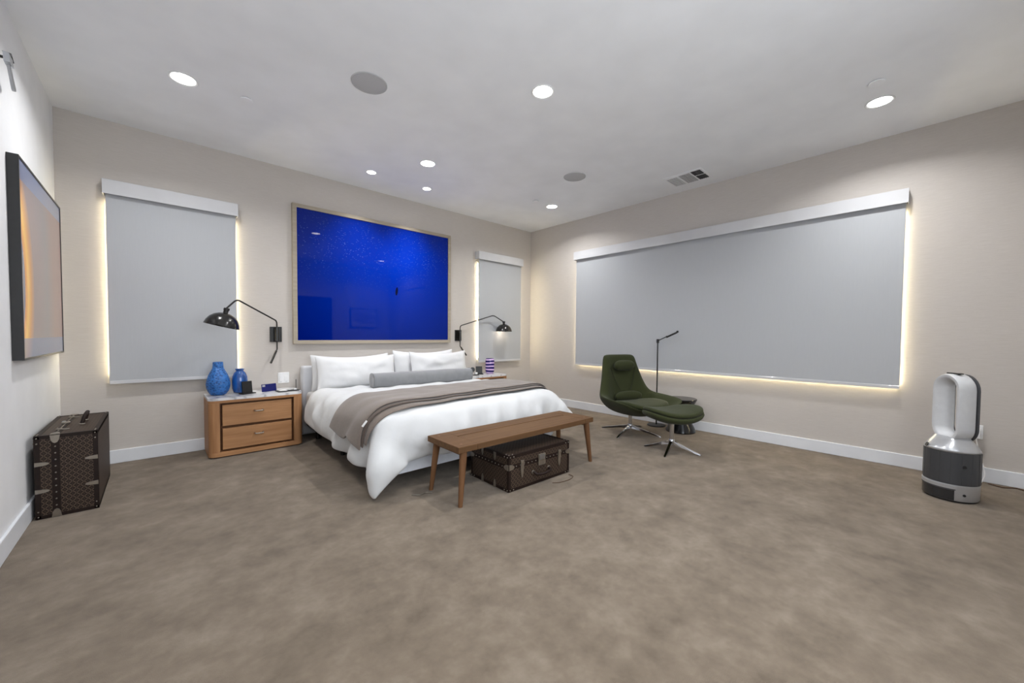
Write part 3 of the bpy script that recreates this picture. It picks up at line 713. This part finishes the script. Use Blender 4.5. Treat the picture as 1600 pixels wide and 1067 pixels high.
lathe('knob', [(.001, .026), (.012, .025), (.014, .018), (.014, .0102)], 'white_plastic', t, 20, (.062, -.02, 0), caps=(False, True))
tube('antenna', [(.085, .02, .010), (.085, .02, .115)], .0035, 'black_plastic', t, 8)
t = thing('wall_control', 'square white wall switch plate above the nightstand', 'switch', (-3.905, 0, .672), 0)
box('plate', (-.055, .055, -.008, 0, -.06, .06), 'white_plastic', t, .003)
for x in (-.026, .026): box('rocker', (x-.016, x+.016, -.0115, -.0082, -.035, .022), 'white_plastic', t, .001); box('label_mark', (x-.01, x+.01, -.0086, -.0079, -.046, -.042), 'grille', t)

# ------------------------------------------------------------------ things on the right nightstand
t = thing('vase', 'cylindrical glass vase with purple and lilac stripes', 'vase', (-1.10, -.21, NZ), 0)
lathe('body', [(.001, .0), (.045, .0), (.062, .012), (.07, .04), (.0715, .12), (.071, .20), (.066, .228), (.060, .238), (.055, .236), (.06, .2), (.06, .04), (.001, .02)], 'striped_glass', t, 40, caps=(False, False))
t = thing('charging_stand', 'black stand with a round charging disc on the right nightstand', 'charger', (-1.475, -.26, NZ), R(-30))
box('base', (-.10, .10, -.045, .045, 0, .010), 'black_plastic', t, .004, 3); tube('post', [(0, .01, .010), (0, .005, .05)], .006, 'black_metal', t)
lathe('disc', [(.001, .007), (.033, .007), (.036, .004), (.036, -.004), (.033, -.007), (.001, -.007)], 'black_plastic', t, 30, (0, 0, .085)).rotation_euler = (R(78), 0, 0)
tube('watch_hook', rounded([(-.08, .0, .010), (-.08, .0, .09), (-.105, .0, .09)], .015), .010, 'black_metal', t)
t = thing('earbud_case', 'tiny white earbud case on the black charging stand', 'case', (-1.425, -.285, NZ+.0103), 0)
box('case', (-.022, .022, -.012, .012, 0, .034), 'white_plastic', t, .009, 3, True); box('lid_seam', (-.0223, .0223, -.0123, .0123, .021, .022), 'grille', t, .0)
t = thing('tablet_stand', 'black tablet leaning on a small stand by the striped vase', 'tablet', (-1.30, -.20, NZ), R(-28))
o = box('tablet', (-.05, .05, -.004, .004, .008, .125), 'black_plastic', t, .002); o.rotation_euler = (R(-18), 0, 0)
box('foot', (-.05, .06, -.03, .06, 0, .008), 'matt_black', t, .002)

# ------------------------------------------------------------------ bench at the foot of the bed
BZ = .41
t = thing('bench', 'oak bench with splayed tapered legs at the foot of the bed', 'bench', (-2.72, -2.58, 0), R(-.6))
w, d = .745, .205
box('plank', (-w+.16, w-.12, -d, .043, BZ-.042, BZ), 'bench_x', t, .003)
box('plank', (-w+.16, w-.12, .056, d, BZ-.042, BZ), 'bench_x', t, .003)
for s, a in ((-1, .16), (1, .12)):
    x0, x1 = sorted((s*w, s*(w-a+.0008))); box('end_block', (x0, x1, -d, d, BZ-.042, BZ+.0004), 'bench_x', t, .003)
    for q in (-1, 1): lathe('dowel', [(.001, BZ+.0008), (.010, BZ+.0008), (.010, BZ-.004)], 'oak_dark', t, 16, (s*(w-.06), q*(d-.06), 0), caps=(False, False))
for s in (-1, 1):
    for q in (-1, 1):
        b0 = Vector((s*(w-.022), q*(d-.012), 0)); b1 = Vector((s*(w-.062), q*(d-.035), BZ-.0415)); lp = []
        for k in range(5):
            c = b0+(b1-b0)*k/4; hw = .0125+.0095*k/4
            lp.append([(c.x+hw*math.cos(a)*1.25, c.y+hw*math.sin(a)*1.25, c.z) for a in [2*math.pi*(i+.5)/12 for i in range(12)]])
        lo = link('leg', bm_mesh(loft(lp, True, True, True), 'leg'), 'bench_z', t, True); sharp(lo, 60)
for s in (-1, 1): box('cross_rail', (s*(w-.06)-.014, s*(w-.06)+.014, -d+.06, d-.06, BZ-.072, BZ-.0425), 'bench_x', t, .002)

# ------------------------------------------------------------------ monogram canvas cases
def studs(name, pts, axis, r, parent):
    bm = bmesh.new()
    for p, ax in pts:
        m4 = Matrix.Translation(p) @ (Matrix.Rotation(R(90), 4, 'Y') if ax == 0 else (Matrix.Rotation(R(90), 4, 'X') if ax == 1 else Matrix.Identity(4)))
        bmesh.ops.create_uvsphere(bm, u_segments=8, v_segments=5, radius=r, matrix=m4)
    o = link(name, bm_mesh(bm, name), 'brass', parent, True); o['kind'] = 'stuff'; return o
def hard_case(label, loc, rot, w, d, h, lid, group, hd=.045, fit=1.):
    """lying case: w along x (front faces -y), d along y, h up; lid height `lid`; a child root carries rotation"""
    t = thing('travel_trunk', label, 'trunk', loc, 0, group); t.rotation_euler = rot.to_euler() if isinstance(rot, Matrix) else rot
    x, y = w/2, d/2; e = .022
    box('body', (-x, x, -y, y, 0, h-lid-.001), 'trunk_canvas', t, .004, 2, False, True)
    L = box('lid', (-x, x, -y, y, h-lid+.001, h), 'trunk_canvas', t, .004, 2, False, True)
    # dark edge trim on every edge and a belt along the opening
    p = .0025; tr = []
    for sx in (-1, 1):
        for sy in (-1, 1): tr.append((sx*x-(e-p if sx > 0 else p), sx*x+(p if sx > 0 else e-p), sy*y-(e-p if sy > 0 else p), sy*y+(p if sy > 0 else e-p), -0.0+.001, h-.001))
        for z0, z1 in ((0, e), (h-e, h+p)):
            tr.append((sx*x-(e-p if sx > 0 else p), sx*x+(p if sx > 0 else e-p), -y+.001, y-.001, z0, z1))
    for sy in (-1, 1):
        for z0, z1 in ((0, e), (h-e, h+p)): tr.append((-x+.001, x-.001, sy*y-(e-p if sy > 0 else p), sy*y+(p if sy > 0 else e-p), z0, z1))
    boxes('edge_trim', tr, 'trunk_trim', t, .001)
    zb = h-lid
    boxes('lid_belt', [(-x-p, x+p, -y-p, y+p, zb-.017, zb+.017)], 'trunk_trim', t, .001)
    st = []; n = int(w/.045)
    for i in range(n+1):
        xx = -x+.03+(w-.06)*i/n; st += [(Vector((xx, -y-.004, zb)), 1), (Vector((xx, y+.004, zb)), 1)]
    n = int(d/.045)
    for i in range(n+1):
        yy = -y+.03+(d-.06)*i/n; st += [(Vector((-x-.004, yy, zb)), 0), (Vector((x+.004, yy, zb)), 0)]
    for sx in (-1, 1):
        for sy in (-1, 1):
            for zz in (.012, h-.010):
                st += [(Vector((sx*(x-.012), sy*(y+.004), zz)), 1), (Vector((sx*(x-.045), sy*(y+.004), zz)), 1), (Vector((sx*(x+.004), sy*(y-.012), zz)), 0), (Vector((sx*(x+.004), sy*(y-.045), zz)), 0)]
            st += [(Vector((sx*(x-.012), sy*(y-.012), h+.003)), 2), (Vector((sx*(x-.045), sy*(y-.012), h+.003)), 2), (Vector((sx*(x-.012), sy*(y-.045), h+.003)), 2)]
    studs('rivets', st, 0, .0045, t)
    # brass corner caps: tapered straps over the edges
    def strap(p0, p1, wid, nrm_, nm='corner_plate'):
        p0 = Vector(p0); p1 = Vector(p1); nn = Vector(nrm_); side = (p1-p0).cross(nn).normalized()*wid/2; q = (p1-p0)
        pts = [p0-side, p0+side, p0+q*.6+side*.8, p0+q*.9+side*.45, p1, p0+q*.9-side*.45, p0+q*.6-side*.8]
        return link(nm, bm_mesh(loft([[v+nn*.0005 for v in pts], [v+nn*.006 for v in pts]], True, True, True), nm), 'brass', t)
    for sx in (-1, 1):
        # end faces: two straps reaching in from lid edge and bottom edge
        for yy in (-y*.33, y*.33):
            strap((sx*(x+p), yy, h), (sx*(x+p), yy, h-.06), .026, (sx, 0, 0)); strap((sx*(x+p), yy, 0.001), (sx*(x+p), yy, .06), .026, (sx, 0, 0))
        for sy in (-1, 1):
            strap((sx*(x+p), sy*y, zb), (sx*(x+p), sy*(y-.05), zb), .042, (sx, 0, 0)); strap((sx*x, sy*(y+p), zb), (sx*(x-.05), sy*(y+p), zb), .042, (0, sy, 0))
    # front: two latches, lock, leather handle
    for xx in (-x*.62, x*.62):
        la = box('latch', (xx-.016*fit, xx+.016*fit, -y-.014, -y-p-.0005, zb-.03*fit, zb+.035*fit), 'brass', t, .003)
        strap((xx, -y-.003, zb-.03*fit), (xx, -y-.003, zb-.10*fit), .03*fit, (0, -1, 0), 'latch_tongue'); box('hinge_pin', (xx-.018*fit, xx+.018*fit, -y-.018, -y-.0145, zb+.012*fit, zb+.02*fit), 'brass', la)
    lk = box('lock', (-.038*fit, .038*fit, -y-.016, -y-p-.0005, zb-.045*fit, zb+.045*fit), 'brass', t, .004)
    box('lock_tab', (-.028*fit, .028*fit, -y-.021, -y-.0165, zb+.0, zb+.038*fit), 'steel', lk, .002)
    zc = zb-.085
    tube('handle', rounded([(-.085, -y-.008, zc), (-.08, -y-hd*.8, zc-.012), (0, -y-hd, zc-.02), (.08, -y-hd*.8, zc-.012), (.085, -y-.008, zc)], .03), .011, 'trunk_trim', t, 12)
    for xx in (-.088, .088): lathe('handle_ring', [(.001, .006), (.014, .005), (.016, 0)], 'brass', t, 16, (xx, -y-.003, zc), caps=(False, True)).rotation_euler = (R(90), 0, 0)
    return t
CG = 'dark brown monogram canvas trunks'
hard_case('dark monogram canvas trunk lying flat under the bench', (-2.705, -2.585, .003), (0, 0, R(-1.2)), .675, .47, .268, .085, CG)
# standing on its long side with the handle on top, lid towards the white wall
hard_case('dark monogram canvas trunk standing upright against the white left wall', (-5.236, -.785, .2605), Matrix(((0, 0, -1), (1, 0, 0), (0, -1, 0))), .795, .515, .268, .085, CG, .075, .45)

# ------------------------------------------------------------------ swivel armchair and ottoman
def star_base(t, hub_h, n, r, a0, colh):
    tube('column', [(0, 0, hub_h), (0, 0, colh)], .021, 'chrome', t, 20)
    for k in range(n):
        a = a0+2*math.pi*k/n; dv = Vector((math.cos(a), math.sin(a), 0)); sv = Vector((-dv.y, dv.x, 0)); lp = []
        for s, wd, z0, z1 in ((.0, .017, hub_h-.028, hub_h+.012), (.35, .016, hub_h*.62-.012, hub_h*.62+.014), (.8, .014, .012, .028), (.97, .012, .002, .012), (1., .008, .001, .007)):
            c = dv*r*s; lp.append([c-sv*wd+Vector((0, 0, z0)), c+sv*wd+Vector((0, 0, z0)), c+sv*wd*.8+Vector((0, 0, z1)), c-sv*wd*.8+Vector((0, 0, z1))])
        link('leg', bm_mesh(loft(lp, True, True, True), 'leg'), 'chrome', t)
    lathe('hub', [(.026, hub_h-.03), (.030, hub_h-.02), (.030, hub_h+.012), (.024, hub_h+.022)], 'chrome', t, 24)
FH = R(-108)
ac = thing('swivel_armchair', 'dark green high-backed swivel armchair by the wide window shade', 'armchair', (-.74, -2.45, 0), FH)
star_base(ac, .085, 4, .37, R(26), .26)
# local: x forward, y to the chair's left, z up
half_rim = [(-.245, .0, .935), (-.242, .18, .936), (-.215, .240, .926), (-.188, .250, .84), (-.155, .278, .72), (-.108, .338, .545), (-.080, .392, .470), (.06, .43, .462), (.22, .435, .452), (.37, .425, .442), (.435, .375, .415), (.435, .21, .345), (.435, .0, .33)]
def mirror(hp): return hp+[(x, -y, z) for x, y, z in hp[-2:0:-1]]
def sc(hp, f): return [f(*p) for p in hp]
rim = half_rim
inner1 = [(-.205, .0, .91), (-.20, .13, .91), (-.175, .19, .895), (-.15, .205, .81), (-.12, .225, .69), (-.085, .26, .55), (-.04, .32, .44), (.07, .35, .412), (.21, .36, .40), (.34, .355, .39), (.385, .30, .362), (.40, .18, .335), (.40, .0, .325)]
inner2 = [(-.15, .0, .60), (-.15, .09, .60), (-.145, .14, .58), (-.13, .17, .54), (-.11, .20, .46), (-.08, .225, .40), (-.03, .25, .35), (.05, .265, .33), (.18, .27, .325), (.28, .265, .32), (.32, .22, .315), (.33, .14, .31), (.33, .0, .31)]
inner3 = [(-.10, .0, .31), (-.10, .04, .31), (-.10, .08, .31), (-.10, .10, .31), (-.09, .12, .31), (-.07, .13, .31), (-.03, .14, .31), (.03, .14, .31), (.09, .14, .31), (.13, .13, .31), (.15, .10, .31), (.16, .06, .31), (.16, .0, .31)]
outer0 = [(x-(.02 if x < -.1 else -.008), y*1.04, z-.006) for x, y, z in rim]
outer1 = [(-.29, .0, .80), (-.285, .14, .79), (-.265, .215, .77), (-.24, .25, .70), (-.215, .285, .58), (-.18, .33, .46), (-.12, .385, .405), (.05, .415, .395), (.21, .42, .388), (.355, .40, .375), (.415, .34, .345), (.425, .19, .312), (.425, .0, .30)]
outer2 = [(-.285, .0, .50), (-.28, .12, .49), (-.27, .19, .47), (-.255, .225, .43), (-.23, .25, .375), (-.19, .27, .325), (-.10, .285, .30), (.03, .29, .29), (.16, .28, .288), (.26, .26, .285), (.31, .21, .27), (.33, .13, .26), (.335, .0, .255)]
outer3 = [(-.22, .0, .255), (-.215, .05, .25), (-.205, .09, .25), (-.19, .11, .245), (-.17, .13, .24), (-.13, .14, .235), (-.07, .15, .232), (.01, .155, .23), (.09, .15, .23), (.14, .13, .23), (.17, .10, .23), (.185, .06, .23), (.19, .0, .23)]
shell = link('shell', bm_mesh(loft([mirror(l) for l in (inner3, inner2, inner1, rim, outer0, outer1, outer2, outer3)], True, True, True), 'shell'), 'green_felt', ac, True)
subsurf(shell, 2)
# seam line piping round the rim
def cushion(name, outline, z_of, thick, m, parent, dome=.02, k=4):
    """soft pad from an outline (x,y); z_of gives its bottom height"""
    P = closed_path([(x, y, 0) for x, y in outline], k); c = Vector((sum(p.x for p in P)/len(P), sum(p.y for p in P)/len(P), 0)); lp = []
    for s, zz in ((.0, -.0), (.5, .0), (.9, .0), (.985, .12), (1.0, .45), (.99, .75), (.93, .95), (.75, 1.0), (.45, 1.0), (0.02, 1.0)):
        row = []
        for p in P:
            q = c+(p-c)*max(s, .02); row.append((q.x, q.y, z_of(q.x, q.y)+thick*zz+(dome*(1-s*s) if zz > .6 else 0)))
        lp.append(row)
    return link(name, bm_mesh(loft(lp, True, True, True), name), m, parent, True)
cushion('seat_cushion', [(-.10, 0), (-.09, .13), (-.02, .22), (.12, .27), (.28, .27), (.385, .215), (.415, .11), (.42, 0), (.415, -.11), (.385, -.215), (.28, -.27), (.12, -.27), (-.02, -.22), (-.09, -.13)], lambda x, y: .325+.045*(abs(y)/.27)**3+.01*x, .055, 'green_felt', ac)
def pad(name, loops, m, parent):
    o = link(name, bm_mesh(loft(loops, True, True, True), name), m, parent, True); subsurf(o, 1); return o
def roll_pad(name, cx, cz, wy, dx, dz, m, parent, tilt=0., bow=0.):
    """horizontal soft roll along y"""
    lp = []
    for s in (-1, -.97, -.88, -.6, -.3, 0, .3, .6, .88, .97, 1):
        q = max(0.12, (1-abs(s)**5)**.5); row = []
        for i in range(14):
            a = 2*math.pi*i/14; xx = math.cos(a)*dx*q; zz = math.sin(a)*dz*q
            row.append((cx+xx*math.cos(tilt)-zz*math.sin(tilt)+bow*s*s, s*wy, cz+xx*math.sin(tilt)+zz*math.cos(tilt)))
        lp.append(row)
    return pad(name, lp, m, parent)
roll_pad('head_cushion', -.135, .80, .152, .05, .068, 'green_felt', ac, R(-10), .02)
roll_pad('lumbar_cushion', -.065, .435, .20, .045, .062, 'green_felt', ac, R(-14), .035)
# tailored seams folding the back
for s in (-1, 1): tube('back_seam', smooth_path([(-.142, s*.19, .78), (-.118, s*.145, .64), (-.088, s*.08, .50)], 6), .0035, 'green_felt_dark', ac, 6)

ot = thing('ottoman', 'oval dark green ottoman on a chrome star base in front of the armchair', 'ottoman', (-1.10, -3.13, 0), R(-116))
star_base(ot, .10, 4, .275, R(38), .30)
oval = [(-.22, 0), (-.20, .17), (-.11, .27), (.04, .30), (.16, .245), (.22, .13), (.235, 0), (.22, -.13), (.16, -.245), (.04, -.30), (-.11, -.27), (-.20, -.17)]
def oz(x, y): return .30+.055*(abs(y)/.30)**2.2
P = closed_path([(x, y, 0) for x, y in oval], 4); lp = []
for s, dz in ((.30, -.012), (.55, .0), (.85, .012), (.99, .03), (1.02, .05), (1.0, .068), (.95, .07), (.5, .06)):
    lp.append([(p.x*s, p.y*s, oz(p.x*s, p.y*s)+dz) for p in P])
link('shell', bm_mesh(loft(lp, True, True, True), 'shell'), 'green_felt', ot, True)
cushion('pad', [(x*.985, y*.985) for x, y in oval], lambda x, y: oz(x, y)+.072, .042, 'green_felt', ot, .012)

# ------------------------------------------------------------------ black side table and floor lamp behind the chair
t = thing('side_table', 'black waisted round side table behind the armchair', 'side table', (-.222, -2.835, 0), 0)
lathe('pedestal', [(.001, 0), (.165, 0), (.17, .012), (.157, .05), (.122, .12), (.10, .20), (.104, .26), (.138, .325), (.165, .37), (.170, .385)], 'black_lacquer', t, 48, caps=(False, True))
lathe('top', [(.171, .3855), (.177, .39), (.178, .402), (.173, .408), (.001, .408)], 'black_lacquer', t, 48, caps=(True, False))
t = thing('floor_lamp', 'thin black floor lamp with a folding arm behind the armchair', 'lamp', (-.16, -2.49, 0), 0)
lathe('base', [(.001, 0), (.11, 0), (.115, .006), (.11, .014), (.02, .018), (.001, .018)], 'black_metal', t, 36)
tube('pole', [(0, 0, .018), (0, 0, 1.095)], .0085, 'gunmetal', t, 12)
lathe('joint', [(.001, .028), (.016, .026), (.018, .0), (.016, -.024), (.001, -.026)], 'black_metal', t, 16, (0, 0, 1.10))
tube('arm', [(0, .012, 1.10), (0, -.255, 1.222)], .006, 'gunmetal', t, 10)
for k in (.47, 1.): lathe('joint', [(.001, .014), (.012, .012), (.013, 0), (.012, -.012), (.001, -.014)], 'black_metal', t, 14, (0, -.255*k, 1.10+.122*k))
tube('lamp_head', [(0, -.12, 1.152), (0, -.25, 1.211)], .009, 'black_metal', t, 10)

# ------------------------------------------------------------------ air purifier
t = thing('air_purifier', 'white and silver bladeless air purifier standing by the right wall', 'air purifier', (-.66, -5.015, 0), R(216))
N = 56
def oval_ring(r, z, q=1.): return ring(r, z, N, 0, 0, r*q)
def drum(name, prof, m, n=N):
    o = link(name, bm_mesh(loft([oval_ring(r, z) for r, z in prof], True, True, True), name), m, t, True); sharp(o, 40); return o
drum('foot', [(.128, 0), (.134, .004), (.134, .012)], 'black_plastic')
drum('base', [(.136, .0125), (.140, .02), (.142, .122), (.138, .126)], 'silver_plastic')
def arc_panel(name, r0, r1, a0, a1, zf0, zf1, m, k=24):
    """curved panel on the drum, heights given as functions of t in 0..1 along the arc"""
    lo_, hi_ = [], []
    loops = []
    for i in range(k+1):
        s = i/k; a = R(a0+(a1-a0)*s); c, n_ = math.cos(a), math.sin(a); z0, z1 = zf0(s), zf1(s)
        loops.append([(r0*c, r0*n_, z0), (r1*c, r1*n_, z0), (r1*c, r1*n_, z1), (r0*c, r0*n_, z1)])
    o = link(name, bm_mesh(loft(loops, True, True, True), name), m, t, True); sharp(o, 35); return o
arc_panel('water_tank', .138, .1445, 205, 330, lambda s: .016, lambda s: .088, 'smoke_tank')
arc_panel('tank_seam', .139, .1455, 203, 332, lambda s: .089, lambda s: .096, 'vent_dark')
arc_panel('band', .139, .147, 200, 335, lambda s: .097, lambda s: .121, 'silver_plastic')
drum('filter_drum', [(.139, .1265), (.142, .128), (.142, .352), (.139, .354)], 'filter_mesh')
for k in range(16):
    a = 2*math.pi*k/16+.1
    tube('mesh_rib', [(.1425*math.cos(a), .1425*math.sin(a), .132), (.1425*math.cos(a), .1425*math.sin(a), .35)], .0014, 'vent_dark', t, 6)
lathe('button', [(.001, .004), (.010, .004), (.012, 0)], 'black_plastic', t, 18, (.143*math.cos(R(348)), .143*math.sin(R(348)), .26), caps=(False, True)).rotation_euler = (R(90), 0, R(348+90))
lathe('button', [(.001, .004), (.008, .004), (.009, 0)], 'black_plastic', t, 18, (.141*math.cos(R(350)), .141*math.sin(R(350)), .06), caps=(False, True)).rotation_euler = (R(90), 0, R(350+90))
# shoulder blending from the round drum to the stadium loop
lo = []
for s in range(7):
    f = s/6; row = []
    for i in range(N):
        a = 2*math.pi*i/N; cr = Vector((.143*math.cos(a), .143*math.sin(a), 0))
        ca, sa = math.cos(a), math.sin(a); st = Vector((math.copysign(abs(ca)**.5, ca)*.085, math.copysign(abs(sa)**.5, sa)*.062, 0))
        p = cr.lerp(st, f**1.3); row.append((p.x, p.y, .3545+.095*f))
    lo.append(row)
o = link('shoulder', bm_mesh(loft(lo, True, True, True), 'shoulder'), 'silver_plastic', t, True)
# loop amplifier: stadium tube, opening through it (local front is -y)
def stadium(w, h, n=14):
    r = w/2; o_ = []
    for i in range(n+1): a = math.pi*i/n; o_.append((r*math.cos(a), (h/2-r)+r*math.sin(a)))
    for i in range(n+1): a = math.pi+math.pi*i/n; o_.append((r*math.cos(a), -(h/2-r)+r*math.sin(a)))
    return o_
zc, hh, ww, dd = .657, .495, .225, .105
loops = []
for w_, h_, y_ in ((ww-.012, hh-.012, -dd/2), (ww, hh, -dd/2+.012), (ww, hh, dd/2-.010), (ww-.02, hh-.02, dd/2), (ww-.06, hh-.06, dd/2), (ww-.155, hh-.12, dd/2-.02), (ww-.125, hh-.11, -dd/2+.035), (ww-.062, hh-.062, -dd/2+.006), (ww-.046, hh-.046, -dd/2), (ww-.012, hh-.012, -dd/2)):
    loops.append([(a, y_, zc+b) for a, b in stadium(w_, h_)])
o = link('loop', bm_mesh(loft(loops), 'loop'), 'pale_plastic', t, True); sharp(o, 45)
loops = []
for w_, h_, y_ in ((ww-.02, hh-.02, dd/2+.0005), (ww-.002, hh-.002, dd/2+.004), (ww-.002, hh-.002, dd/2+.016), (ww-.02, hh-.02, dd/2+.022), (ww-.055, hh-.055, dd/2+.022), (ww-.06, hh-.06, dd/2+.0005), (ww-.02, hh-.02, dd/2+.0005)):
    loops.append([(a, y_, zc+b) for a, b in stadium(w_, h_)])
o = link('rear_trim', bm_mesh(loft(loops), 'rear_trim'), 'filter_mesh', t, True); sharp(o, 45)
box('remote', (-.05, .05, -.016, .016, zc+hh/2-.001, zc+hh/2+.008), 'gunmetal', t, .003)
lathe('status_lens', [(.001, .004), (.014, .004), (.016, 0)], 'black_plastic', t, 18, (-.03, -.132, .375), caps=(False, True)).rotation_euler = (R(70), 0, R(-12))
t = thing('power_plug', 'white power adapter plugged into the right wall behind the purifier', 'plug', (0, -5.16, .40), 0)
box('socket_plate', (-.006, 0, -.036, .036, -.058, .058), 'white_plastic', t, .002); box('adapter', (-.045, -.0065, -.02, .02, -.05, .03), 'white_plastic', t, .004)
tube('cable', smooth_path([(-.03, 0, -.052), (-.035, -.02, -.18), (-.06, -.05, -.32), (-.10, -.03, -.392), (-.28, -.01, -.394), (-.45, .03, -.394)], 8), .004, 'white_plastic', t, 8)
o = tube('extension_cord', smooth_path([(-.06, -5.23, .005), (-.10, -5.30, .005), (-.05, -5.37, .005), (-.12, -5.45, .005), (-.10, -5.62, .005)], 8), .005, 'cord_brown', None, 8)
props(o, 'thin brown cord lying on the carpet right of the purifier', 'cord')
o = tube('strap_loop', smooth_path([(-2.66, -2.90, .004), (-2.60, -2.935, .004), (-2.50, -2.945, .004), (-2.43, -2.92, .004), (-2.42, -2.87, .004)], 8), .003, 'cord_brown', None, 8)
props(o, 'thin brown cord curled on the carpet before the flat trunk', 'cord')
o = tube('tassel_cord', smooth_path([(-3.60, -2.38, .006), (-3.555, -2.42, .005), (-3.50, -2.41, .005), (-3.47, -2.44, .005)], 6), .004, 'brass', None, 8)
props(o, 'short pale cord end on the carpet under the duvet corner', 'cord')
